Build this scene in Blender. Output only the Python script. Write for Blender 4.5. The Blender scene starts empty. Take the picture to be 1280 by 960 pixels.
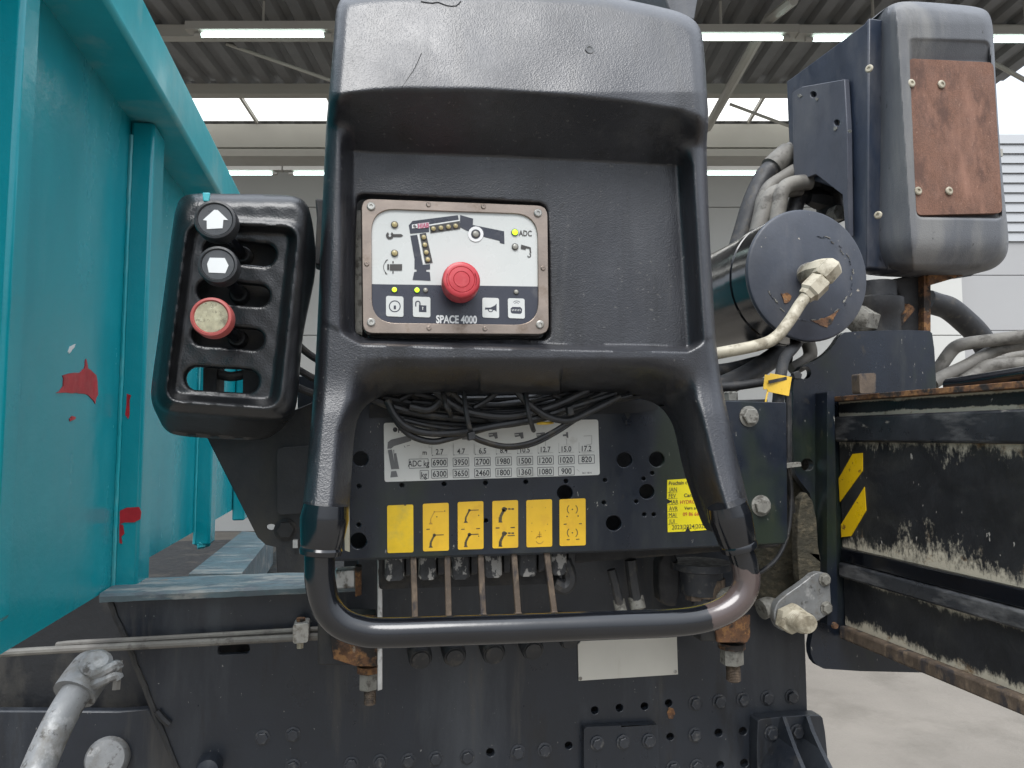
import bpy, bmesh, math, random
import numpy as np
from mathutils import Vector, Matrix
from mathutils.geometry import tessellate_polygon, delaunay_2d_cdt
random.seed(7)
R = math.radians
SC = bpy.context.scene
COL = SC.collection

# ---------------------------------------------------------------- camera
F = 890.0; CH = 1.65; YAW = R(11.9); PITCH = R(4.2)
cam = bpy.data.cameras.new('camera'); cam.sensor_width = 36; cam.lens = 36 * F / 1280
cam.clip_start = 0.02; cam.clip_end = 3000
camo = bpy.data.objects.new('camera', cam); COL.objects.link(camo)
camo.location = (0, 0, CH); camo.rotation_euler = (R(90) + PITCH, 0, -YAW)
SC.camera = camo

# ---------------------------------------------------------------- sky and sun
W = bpy.data.worlds.new('World'); SC.world = W; W.use_nodes = True
nt = W.node_tree; nt.nodes.clear()
sky = nt.nodes.new('ShaderNodeTexSky'); sky.sky_type = 'NISHITA'; sky.sun_disc = False
sky.sun_elevation = R(56); sky.sun_rotation = R(172); sky.dust_density = 4.0
hs = nt.nodes.new('ShaderNodeHueSaturation'); hs.inputs['Saturation'].default_value = 0.5
bg = nt.nodes.new('ShaderNodeBackground'); bg.inputs['Strength'].default_value = 0.085
wo = nt.nodes.new('ShaderNodeOutputWorld')
# thick cloud: luminance rises from the horizon to the zenith (standard overcast law), laid over the clear-sky texture
tc = nt.nodes.new('ShaderNodeTexCoord'); sx_ = nt.nodes.new('ShaderNodeSeparateXYZ'); nt.links.new(tc.outputs['Generated'], sx_.inputs[0])
mr = nt.nodes.new('ShaderNodeMapRange'); mr.inputs[1].default_value = 0; mr.inputs[2].default_value = 1; mr.inputs[3].default_value = 2.8; mr.inputs[4].default_value = 12.5
nt.links.new(sx_.outputs['Z'], mr.inputs[0])
cl = nt.nodes.new('ShaderNodeMix'); cl.data_type = 'RGBA'; cl.blend_type = 'MULTIPLY'; cl.inputs[0].default_value = 1; cl.inputs[6].default_value = (.91, .985, 1.10, 1)
nt.links.new(mr.outputs[0], cl.inputs[7])
mxs = nt.nodes.new('ShaderNodeMix'); mxs.data_type = 'RGBA'; mxs.inputs[0].default_value = .85
nt.links.new(sky.outputs[0], hs.inputs['Color']); nt.links.new(hs.outputs[0], mxs.inputs[6]); nt.links.new(cl.outputs[2], mxs.inputs[7]); nt.links.new(mxs.outputs[2], bg.inputs['Color'])
nt.links.new(bg.outputs[0], wo.inputs['Surface'])
sl = bpy.data.lights.new('sun', 'SUN'); sl.energy = 1.5; sl.angle = R(38); sl.color = (1, .985, .965)
so = bpy.data.objects.new('sun', sl); COL.objects.link(so)
sd_ = Vector((-math.sin(R(14)) * math.cos(R(56)), -math.cos(R(14)) * math.cos(R(56)), math.sin(R(56))))
so.rotation_euler = sd_.to_track_quat('Z', 'Y').to_euler(); so.location = (-2, -6, 8)
vs_ = SC.view_settings; vs_.view_transform = 'Standard'; vs_.look = 'None'; vs_.exposure = 1.3; vs_.gamma = 1
vs_.use_curve_mapping = False

# ---------------------------------------------------------------- pixel -> place helpers
FW = Vector((math.sin(YAW) * math.cos(PITCH), math.cos(YAW) * math.cos(PITCH), math.sin(PITCH)))
RT = Vector((math.cos(YAW), -math.sin(YAW), 0)); UP = RT.cross(FW)
C0 = Vector((0, 0, CH)); HF = Vector((math.sin(YAW), math.cos(YAW), 0))
def ray(px, py): return FW + RT * ((px - 640) / F) - UP * ((py - 480) / F)
def PY(px, py, Y):
    d = ray(px, py); return C0 + d * (Y / d.y)
def PX(px, py, X):
    d = ray(px, py); return C0 + d * (X / d.x)
def PV(px, py, V):
    d = ray(px, py); return C0 + d * (V / d.dot(HF))
def PZ(px, py, z):
    d = ray(px, py); return C0 + d * ((z - CH) / d.z)
def pxm(px, py, Y): return Y / ray(px, py).y / F       # metres per pixel there
def PYn(px, py, Y):                                     # vectorised
    a = (px - 640) / F; b = (py - 480) / F
    dx = FW.x + RT.x * a - UP.x * b; dy = FW.y + RT.y * a - UP.y * b; dz = FW.z + RT.z * a - UP.z * b
    t = Y / dy
    return np.stack([dx * t, dy * t, CH + dz * t], -1)
def ZM(x0, y0, s): return lambda x, y: (x0 + x * s, y0 + y * s)
def mp(z, pts): return [z(*p) for p in pts]

# ---------------------------------------------------------------- materials
MATS = {}
def M(name, col, rough=.5, metal=0., var=.18, vs=7., bump=0., bs=160., leather=False, stains=(), rv=.12, coat=0., fine=.0, brushed=None, spec=.5):
    m = bpy.data.materials.new(name); m.use_nodes = True; t = m.node_tree; N = t.nodes; L = t.links
    b = N['Principled BSDF']; b.inputs['Metallic'].default_value = metal; b.inputs['Specular IOR Level'].default_value = spec
    b.inputs['Coat Weight'].default_value = coat; b.inputs['Coat Roughness'].default_value = .15
    g = N.new('ShaderNodeNewGeometry')
    def noise(scale, stretch=(1, 1, 1), detail=5, rgh=.6, off=0.):
        mpn = N.new('ShaderNodeMapping'); mpn.inputs['Scale'].default_value = stretch; mpn.inputs['Location'].default_value = (off, off * .7, off * 1.3)
        L.new(g.outputs['Position'], mpn.inputs['Vector'])
        n = N.new('ShaderNodeTexNoise'); n.inputs['Scale'].default_value = scale; n.inputs['Detail'].default_value = detail; n.inputs['Roughness'].default_value = rgh
        L.new(mpn.outputs[0], n.inputs['Vector']); return n.outputs['Fac']
    def mrange(s, a, b_, c, d):
        n = N.new('ShaderNodeMapRange'); n.inputs[1].default_value = a; n.inputs[2].default_value = b_; n.inputs[3].default_value = c; n.inputs[4].default_value = d
        L.new(s, n.inputs[0]); return n.outputs[0]
    def mix(fac, a, bcol, blend='MIX'):
        n = N.new('ShaderNodeMix'); n.data_type = 'RGBA'; n.blend_type = blend
        if isinstance(fac, (int, float)): n.inputs[0].default_value = fac
        else: L.new(fac, n.inputs[0])
        for k, v in ((6, a), (7, bcol)):
            if isinstance(v, tuple): n.inputs[k].default_value = (*v, 1)
            else: L.new(v, n.inputs[k])
        return n.outputs[2]
    n0 = noise(vs)
    v = mrange(n0, .3, .7, 1 - var, 1 + var)
    c = mix(1.0, (col[0], col[1], col[2]), v, 'MULTIPLY')
    rsock = mrange(noise(vs * 2.3, off=5), .3, .7, max(.03, rough - rv), min(1, rough + rv))
    if fine:
        c = mix(1.0, c, mrange(noise(420, detail=2, off=2), .3, .7, 1 - fine, 1 + fine), 'MULTIPLY')
    for i, s in enumerate(stains):
        # (colour, lo, hi, scale, stretch, roughness or None, detail)
        scol, lo, hi, scl, st, sr = s[:6]; det = s[6] if len(s) > 6 else 6
        ns = noise(scl, st, det, .65, off=3.1 * i + 1)
        if lo < .615: ns = mrange(ns, .16, .84, 0, 1)          # widen the contrast of the broad stains
        fac = mrange(ns, lo, hi, 0, s[7] if len(s) > 7 else 1)
        c = mix(fac, c, scol)
        if sr is not None:
            q = N.new('ShaderNodeMix'); L.new(fac, q.inputs[0]); L.new(rsock, q.inputs[2]); q.inputs[3].default_value = sr; rsock = q.outputs[0]
    L.new(c, b.inputs['Base Color']); L.new(rsock, b.inputs['Roughness'])
    if bump:
        if leather:
            vo = N.new('ShaderNodeTexVoronoi'); vo.feature = 'SMOOTH_F1'; vo.inputs['Scale'].default_value = bs; vo.inputs['Smoothness'].default_value = .5
            mpn = N.new('ShaderNodeVectorMath'); mpn.operation = 'ADD'
            nn = N.new('ShaderNodeTexNoise'); nn.inputs['Scale'].default_value = bs * .35
            sc = N.new('ShaderNodeVectorMath'); sc.operation = 'SCALE'; sc.inputs['Scale'].default_value = 1.6 / bs
            L.new(nn.outputs['Color'], sc.inputs[0]); L.new(g.outputs['Position'], nn.inputs['Vector'])
            L.new(g.outputs['Position'], mpn.inputs[0]); L.new(sc.outputs[0], mpn.inputs[1]); L.new(mpn.outputs[0], vo.inputs['Vector'])
            h = vo.outputs['Distance']
            n2 = noise(bs * .22, detail=4, off=9)
            ad = N.new('ShaderNodeMath'); ad.operation = 'ADD'; L.new(h, ad.inputs[0]); L.new(n2, ad.inputs[1]); h = ad.outputs[0]
        else:
            h = noise(bs, brushed or (1, 1, 1), 6, .6, off=11)
        bp = N.new('ShaderNodeBump'); bp.inputs['Strength'].default_value = bump; bp.inputs['Distance'].default_value = .35 / bs
        L.new(h, bp.inputs['Height']); L.new(bp.outputs[0], b.inputs['Normal'])
    MATS[name] = m; m['_c'] = 0
    return m
def emis(name, col, st):
    m = bpy.data.materials.new(name); m.use_nodes = True; b = m.node_tree.nodes['Principled BSDF']
    b.inputs['Base Color'].default_value = (*col, 1); b.inputs['Emission Color'].default_value = (*col, 1); b.inputs['Emission Strength'].default_value = st
    MATS[name] = m; return m

DUST = (.20, .185, .16); RUST = (.12, .058, .028); RUST2 = (.23, .115, .045)
V3 = (1, 1, .22)
M('plastic', (.018, .019, .0235), .38, spec=.7, var=.22, vs=5, bump=.42, bs=520, leather=True, rv=.09, stains=[((.046, .048, .054), .5, .78, 6, (1, 1, .4), .5, 8, .7), ((.007, .007, .008), .52, .70, 22, (1, 1, .07), .34, 6, .65), ((.075, .074, .072), .60, .78, 16, (1, 1, .10), .6, 8, .4), ((.004, .004, .004), .69, .73, 45, (1, 1, .4), .5, 5, .6), ((.15, .145, .135), .67, .74, 150, (1, 1, 1), .8, 2, .5)])
M('plastic_gloss', (.008, .0084, .0095), .33, spec=.6, var=.2, vs=8, bump=.3, bs=520, leather=True, rv=.06, stains=[((.04, .04, .04), .62, .75, 14, (1, 1, .6), .5, 6, .4)])
M('plastic_grey', (.080, .084, .092), .55, var=.2, vs=6, bump=.4, bs=480, leather=True, rv=.08, stains=[((.17, .168, .16), .5, .76, 9, (1, 1, .16), .7, 9, .75), ((.035, .036, .04), .54, .74, 14, (1, 1, .14), .5, 8, .6), ((.02, .02, .022), .69, .73, 60, (1, 1, .6), .6, 4, .7)])
M('black_paint', (.005, .0058, .008), .16, spec=.5, var=.2, vs=9, bump=.04, bs=120, rv=.05, coat=.5, stains=[((.04, .04, .038), .66, .74, 45, (1, 1, .5), .5, 8, .4)])
M('navy_plate', (.007, .0105, .018), .34, var=.3, vs=8, bump=.1, bs=200, rv=.12, stains=[((.035, .04, .036), .54, .8, 9, (1, 1, .3), .6, 8, .6), ((.32, .31, .28), .70, .73, 190, (1, 1, .35), .7, 3, .8), ((.04, .033, .022), .63, .72, 24, (1, 1, .6), .75, 7, .7), ((.016, .026, .007), .52, .7, 5, (1, 1, .6), .45, 4, .6)])
M('navy_steel', (.018, .026, .044), .42, var=.25, vs=9, bump=.12, bs=180, rv=.1, stains=[((.075, .078, .088), .48, .76, 8, (1, 1, .3), .6, 9, .85), ((.008, .009, .013), .66, .70, 70, (1, 1, .5), .3, 4, .8), ((.34, .30, .22), .735, .75, 75, (1, 1, 1), .8, 4, .9)])
M('cap_steel', (.035, .041, .055), .4, var=.25, vs=12, bump=.12, bs=160, rv=.1, stains=[((.075, .077, .085), .5, .8, 12, (1, 1, .3), .55, 8, .7), ((.33, .30, .25), .68, .71, 60, (1, 1, 1), .8, 5, .9)])
M('frame_grey', (.013, .0165, .023), .36, var=.22, vs=5, bump=.15, bs=140, rv=.12, stains=[((.042, .047, .054), .48, .74, 6, (1, 1, .22), .5, 9, .9), ((.011, .011, .012), .6, .72, 14, (1, 1, .2), .5, 7, .7), ((.25, .24, .22), .715, .735, 160, (1, 1, .6), .7, 3, .7), ((.07, .063, .052), .59, .76, 11, (1, 1, .10), .7, 9, .6), ((.12, .06, .025), .735, .76, 40, (1, 1, .5), .8, 6, .8)])
M('frame_dark', (.009, .010, .012), .5, var=.3, vs=6, bump=.2, bs=90, rv=.12, stains=[((.045, .041, .034), .5, .75, 12, (1, 1, .5), .8, 8, .8)])
M('flange', (.10, .145, .165), .55, var=.25, vs=14, bump=.25, bs=130, rv=.1, stains=[((.30, .30, .28), .5, .7, 30, (.3, 1, 1), .7, 8, .8), ((.09, .11, .13), .56, .66, 40, (.5, 1, 1), .5, 7, .8), ((.30, .16, .07), .66, .72, 30, (.4, 1, 1), .8, 6, .7)])
M('teal', (.004, .285, .335), .22, spec=.5, var=.08, vs=2, bump=.07, bs=8, rv=.07, coat=.0, stains=[((.07, .40, .44), .50, .8, 4, (1, 1, .3), .38, 7, .5), ((.002, .19, .24), .5, .8, 3, (1, 1, .35), .3, 4, .55), ((.12, .30, .31), .62, .8, 14, (1, 1, .12), .5, 8, .3), ((.012, .05, .06), .745, .765, 95, (1, 1, .5), .6, 4, .8)])
M('teal_light', (.02, .38, .43), .36, var=.12, vs=5, bump=.06, bs=40, rv=.08, stains=[((.22, .43, .43), .54, .76, 8, (1, 1, .5), .5, 7, .7), ((.05, .07, .07), .72, .75, 70, (1, 1, .6), .7, 5, .8)])
M('red_paint', (.40, .012, .02), .4, var=.2, vs=30, bump=.2, bs=150)
M('pink_red', (.30, .03, .04), .45, var=.1, vs=30)
M('rust', RUST, .85, var=.5, vs=30, bump=.6, bs=120, stains=[(RUST2, .5, .62, 70, (1, 1, 1), .9), ((.022, .018, .016), .48, .62, 28, (1, 1, 1), .9, 9), ((.30, .26, .2), .64, .72, 90, (1, 1, 1), .9, 5, .6)])
M('rust_rod', (.085, .062, .044), .65, var=.35, vs=40, bump=.35, bs=200, stains=[((.17, .125, .085), .52, .72, 60, (1, 1, .4), .7), ((.035, .03, .03), .56, .7, 45, (1, 1, .4), .7)])
M('rust_rubber', (.14, .07, .046), .82, var=.18, vs=14, bump=.5, bs=320, fine=.25, stains=[((.25, .13, .09), .5, .75, 16, (1, 1, .35), .85, 8, .75), ((.06, .03, .022), .54, .72, 20, (1, 1, .5), .85, 9, .7), ((.42, .26, .19), .62, .72, 140, (1, 1, .7), .8, 3, .4)])
M('bronze', (.31, .255, .215), .36, metal=.85, var=.15, vs=18, bump=.12, bs=300, rv=.1, stains=[((.16, .12, .09), .58, .76, 22, (1, 1, 1), .6, 7, .7)])
M('zinc', (.42, .41, .38), .42, metal=.6, var=.25, vs=30, bump=.2, bs=200, stains=[((.16, .14, .11), .5, .7, 60, (1, 1, 1), .8, 6, .7)])
M('bolt_grey', (.024, .027, .033), .45, var=.25, vs=40, bump=.2, bs=150, stains=[((.08, .078, .075), .58, .72, 80, (1, 1, 1), .7)])
M('bolt_dirty', (.17, .165, .145), .6, var=.3, vs=60, bump=.4, bs=200, stains=[((.07, .065, .055), .52, .68, 90, (1, 1, 1), .8)])
M('silver', (.45, .45, .44), .4, metal=.5, var=.2, vs=30, bump=.2, bs=120, stains=[((.16, .14, .12), .55, .68, 60, (1, 1, .4), .7)])
M('rubber', (.019, .0195, .021), .55, var=.2, vs=30, bump=.2, bs=250, rv=.1, stains=[((.075, .066, .055), .54, .74, 50, (1, 1, 1), .8, 6, .7)])
M('cable_black', (.019, .0195, .021), .42, var=.2, vs=40, rv=.1, stains=[((.085, .075, .06), .56, .74, 40, (1, 1, 1), .75, 6, .65)])
M('dark', (.010, .010, .011), .65, var=.3, vs=20, bump=.2, bs=100, stains=[((.035, .031, .026), .55, .7, 25, (1, 1, 1), .8)])
M('pipe_grey', (.13, .122, .108), .62, var=.22, vs=14, bump=.15, bs=150, stains=[((.21, .20, .175), .5, .72, 16, (1, 1, 1), .7, 7, .7), ((.05, .045, .038), .58, .72, 30, (1, 1, 1), .8, 7, .7)])
M('pipe_pale', (.40, .365, .28), .55, var=.15, vs=20, bump=.15, bs=150, stains=[((.17, .145, .10), .46, .66, 34, (1, 1, 1), .75, 9, .85), ((.07, .06, .045), .62, .7, 60, (1, 1, 1), .8, 7, .8)])
M('galv', (.20, .205, .205), .5, metal=.25, var=.25, vs=12, bump=.2, bs=90, stains=[((.13, .12, .10), .52, .72, 22, (1, 1, 1), .7, 7, .8), ((.36, .36, .35), .58, .72, 30, (1, 1, 1), .5, 7, .7), ((.05, .045, .038), .6, .7, 40, (1, 1, 1), .7, 8, .8)])
M('flaking', (.03, .031, .033), .6, var=.3, vs=40, bump=.6, bs=120, stains=[((.30, .29, .27), .53, .57, 60, (1, 1, .6), .8, 9)])
M('sticker_white', (.66, .66, .62), .4, var=.05, vs=9, stains=[((.40, .38, .33), .6, .8, 25, (1, 1, 1), .6, 7, .5), ((.30, .27, .22), .71, .74, 120, (1, 1, 1), .7, 3, .5)])
M('name_white', (.54, .52, .46), .45, var=.05, vs=8, stains=[((.42, .38, .30), .58, .8, 14, (2.4, 1, .25), .5, 8, .6), ((.30, .25, .2), .71, .735, 130, (1, 1, 1), .7, 3, .5)])
M('sticker_yellow', (.76, .46, .025), .42, var=.08, vs=24, stains=[((.62, .34, .03), .55, .8, 35, (1, 1, 1), .5, 7, .6), ((.40, .27, .05), .70, .74, 120, (1, 1, 1), .6, 3, .6)])
M('sticker_yellow2', (.76, .50, .015), .42, var=.12, vs=24, stains=[((.42, .33, .08), .5, .8, 28, (1, 1, 1), .5, 7, .6)])
M('label_bright', (.82, .69, .01), .4, var=.05, vs=20, stains=[((.5, .42, .02), .66, .72, 90, (1, 1, 1), .5, 4, .5)])
M('hazard', (.76, .49, .01), .35, var=.08, vs=20, stains=[((.20, .09, .02), .62, .66, 75, (1, 1, 1), .7, 6), ((.3, .15, .02), .67, .70, 170, (1, 1, 1), .7, 4)])
M('tag_yellow', (.72, .46, .05), .35, var=.1, vs=30)
M('ink', (.025, .025, .028), .5, var=.05)
M('ink_soft', (.075, .06, .03), .5, var=.3, vs=90)
M('ink_grey', (.14, .14, .14), .5)
M('ink_faint', (.36, .36, .34), .5)
M('ink_red', (.50, .07, .03), .5)
M('ink_faded', (.45, .26, .03), .5, var=.3, vs=90)
M('panel_white', (.54, .55, .53), .3, var=.04, vs=12, stains=[((.5, .49, .45), .6, .8, 24, (1, 1, 1), .4, 6, .4)])
M('panel_ink', (.035, .038, .052), .33, var=.08, vs=15, stains=[((.09, .09, .095), .6, .76, 30, (1, 1, 1), .5, 6, .5)])
M('panel_strip', (.05, .046, .042), .4)
M('logo_red', (.45, .08, .15), .4)
M('logo_pale', (.55, .45, .48), .4)
M('estop_red', (.42, .032, .042), .42, var=.08, vs=40, bump=.1, bs=300, stains=[((.60, .13, .13), .5, .72, 40, (1, 1, 1), .55, 5, .5)])
M('estop_dark', (.30, .022, .03), .45)
M('led_amber', (.40, .33, .16), .25); M('led_ring', (.06, .055, .05), .4)
M('led_off', (.32, .31, .27), .25)
emis('led_green', (.42, .85, .02), .9)
M('knob_black', (.022, .023, .025), .42, var=.1, vs=60, bump=.1, bs=300)
M('knob_face', (.055, .057, .06), .35, var=.2, vs=60)
M('knob_pink', (.40, .085, .075), .45, var=.1, vs=60)
M('knob_clear', (.33, .30, .20), .35, var=.3, vs=120, stains=[((.50, .47, .33), .5, .7, 90, (1, 1, 1), .4), ((.16, .14, .09), .6, .7, 130, (1, 1, 1), .5)])
M('white_symbol', (.70, .70, .69), .4, var=.03)
M('concrete', (.19, .172, .148), .85, var=.12, vs=1.5, bump=.5, bs=60, fine=.12, stains=[((.12, .108, .09), .5, .75, 1.6, (1, 1, 1), .8, 8, .6)])
M('wall_cream', (.50, .50, .475), .6, var=.03, vs=.6)
M('wall_white', (.33, .33, .33), .6, var=.03, vs=.6)
M('canopy_steel', (.29, .28, .25), .6, var=.06, vs=1.2)
M('canopy_deck', (.12, .12, .12), .5, var=.12, vs=1.5)
M('siding', (.34, .35, .36), .5, var=.04, vs=1)
emis('tube_light', (.80, 1, .97), 3.2)

m = bpy.data.materials.new('skylight_sheet'); m.use_nodes = True; t = m.node_tree
b = t.nodes['Principled BSDF']; tr = t.nodes.new('ShaderNodeBsdfTranslucent'); tr.inputs[0].default_value = (.95, .92, .84, 1)
mx = t.nodes.new('ShaderNodeMixShader'); mx.inputs[0].default_value = .9
t.links.new(b.outputs[0], mx.inputs[1]); t.links.new(tr.outputs[0], mx.inputs[2]); t.links.new(mx.outputs[0], t.nodes['Material Output'].inputs[0])
MATS['skylight'] = m

# outrigger web: black paint worn back to cream and rust along its upper and lower edges
def worn_web(name, z0, z1, amt):
    m = M(name, (.016, .017, .019), .42, var=.3, vs=18, bump=.25, bs=150, stains=[((.045, .045, .04), .5, .75, 9, (1, .5, 1), .5, 7, .7), ((.38, .36, .32), .70, .72, 130, (1, .8, .35), .7, 3, .8)])
    t = m.node_tree; N = t.nodes; L = t.links; b = N['Principled BSDF']
    g = N.new('ShaderNodeNewGeometry'); sx = N.new('ShaderNodeSeparateXYZ'); L.new(g.outputs['Position'], sx.inputs[0])
    def math_(op, a, bb):
        n = N.new('ShaderNodeMath'); n.operation = op
        for k, v in ((0, a), (1, bb)):
            if isinstance(v, (int, float)): n.inputs[k].default_value = v
            else: L.new(v, n.inputs[k])
        return n.outputs[0]
    zc = math_('SUBTRACT', sx.outputs['Z'], (z0 + z1) / 2); up = math_('MULTIPLY', math_('POWER', math_('MAXIMUM', math_('MULTIPLY', zc, 2 / (z1 - z0)), 0), 3.2), .8)
    lw = math_('POWER', math_('MAXIMUM', math_('MULTIPLY', zc, -2 / (z1 - z0)), 0), 2.2); e = math_('ADD', up, lw)
    def nz(scale, st, det, off=0):
        mpn = N.new('ShaderNodeMapping'); mpn.inputs['Scale'].default_value = st; mpn.inputs['Location'].default_value = (off, off, off); L.new(g.outputs['Position'], mpn.inputs[0])
        n = N.new('ShaderNodeTexNoise'); n.inputs['Scale'].default_value = scale; n.inputs['Detail'].default_value = det; n.inputs['Roughness'].default_value = .68
        L.new(mpn.outputs[0], n.inputs['Vector']); return n.outputs['Fac']
    s = math_('ADD', math_('MULTIPLY', e, amt), math_('MULTIPLY', math_('SUBTRACT', nz(40, (1, 1, .35), 14), .5), 1.3))
    s = math_('ADD', s, math_('MULTIPLY', math_('SUBTRACT', nz(8, (1, 1, .8), 9, 3), .5), 2.4))
    s = math_('ADD', s, math_('MULTIPLY', math_('SUBTRACT', nz(200, (1, 1, .5), 4, 5), .5), 1.2))
    f = N.new('ShaderNodeMapRange'); f.inputs[1].default_value = .55; f.inputs[2].default_value = .95; L.new(s, f.inputs[0])
    r2 = N.new('ShaderNodeMapRange'); r2.inputs[1].default_value = .55; r2.inputs[2].default_value = .64; L.new(nz(26, (1, .6, 1), 7, 7), r2.inputs[0])
    w = N.new('ShaderNodeMix'); w.data_type = 'RGBA'; w.inputs[6].default_value = (.46, .42, .33, 1); w.inputs[7].default_value = (.17, .105, .05, 1); L.new(r2.outputs[0], w.inputs[0])
    old = b.inputs['Base Color'].links[0].from_socket
    q = N.new('ShaderNodeMix'); q.data_type = 'RGBA'; L.new(f.outputs[0], q.inputs[0]); L.new(old, q.inputs[6]); L.new(w.outputs[2], q.inputs[7])
    L.new(q.outputs[2], b.inputs['Base Color'])
    return m
# handle: black paint rubbed through to primer round one bend
def worn_at(m, p, rad, col):
    t = m.node_tree; N = t.nodes; L = t.links; b = N['Principled BSDF']
    g = N.new('ShaderNodeNewGeometry'); d = N.new('ShaderNodeVectorMath'); d.operation = 'DISTANCE'; L.new(g.outputs['Position'], d.inputs[0]); d.inputs[1].default_value = p
    n = N.new('ShaderNodeTexNoise'); n.inputs['Scale'].default_value = 26; n.inputs['Detail'].default_value = 3; L.new(g.outputs['Position'], n.inputs['Vector'])
    a = N.new('ShaderNodeMath'); a.operation = 'MULTIPLY_ADD'; L.new(n.outputs['Fac'], a.inputs[0]); a.inputs[1].default_value = .045; L.new(d.outputs['Value'], a.inputs[2])
    f = N.new('ShaderNodeMapRange'); f.inputs[1].default_value = rad + .0015; f.inputs[2].default_value = rad; L.new(a.outputs[0], f.inputs[0])
    old = b.inputs['Base Color'].links[0].from_socket
    q = N.new('ShaderNodeMix'); q.data_type = 'RGBA'; L.new(f.outputs[0], q.inputs[0]); L.new(old, q.inputs[6]); q.inputs[7].default_value = (*col, 1)
    L.new(q.outputs[2], b.inputs['Base Color'])

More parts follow.
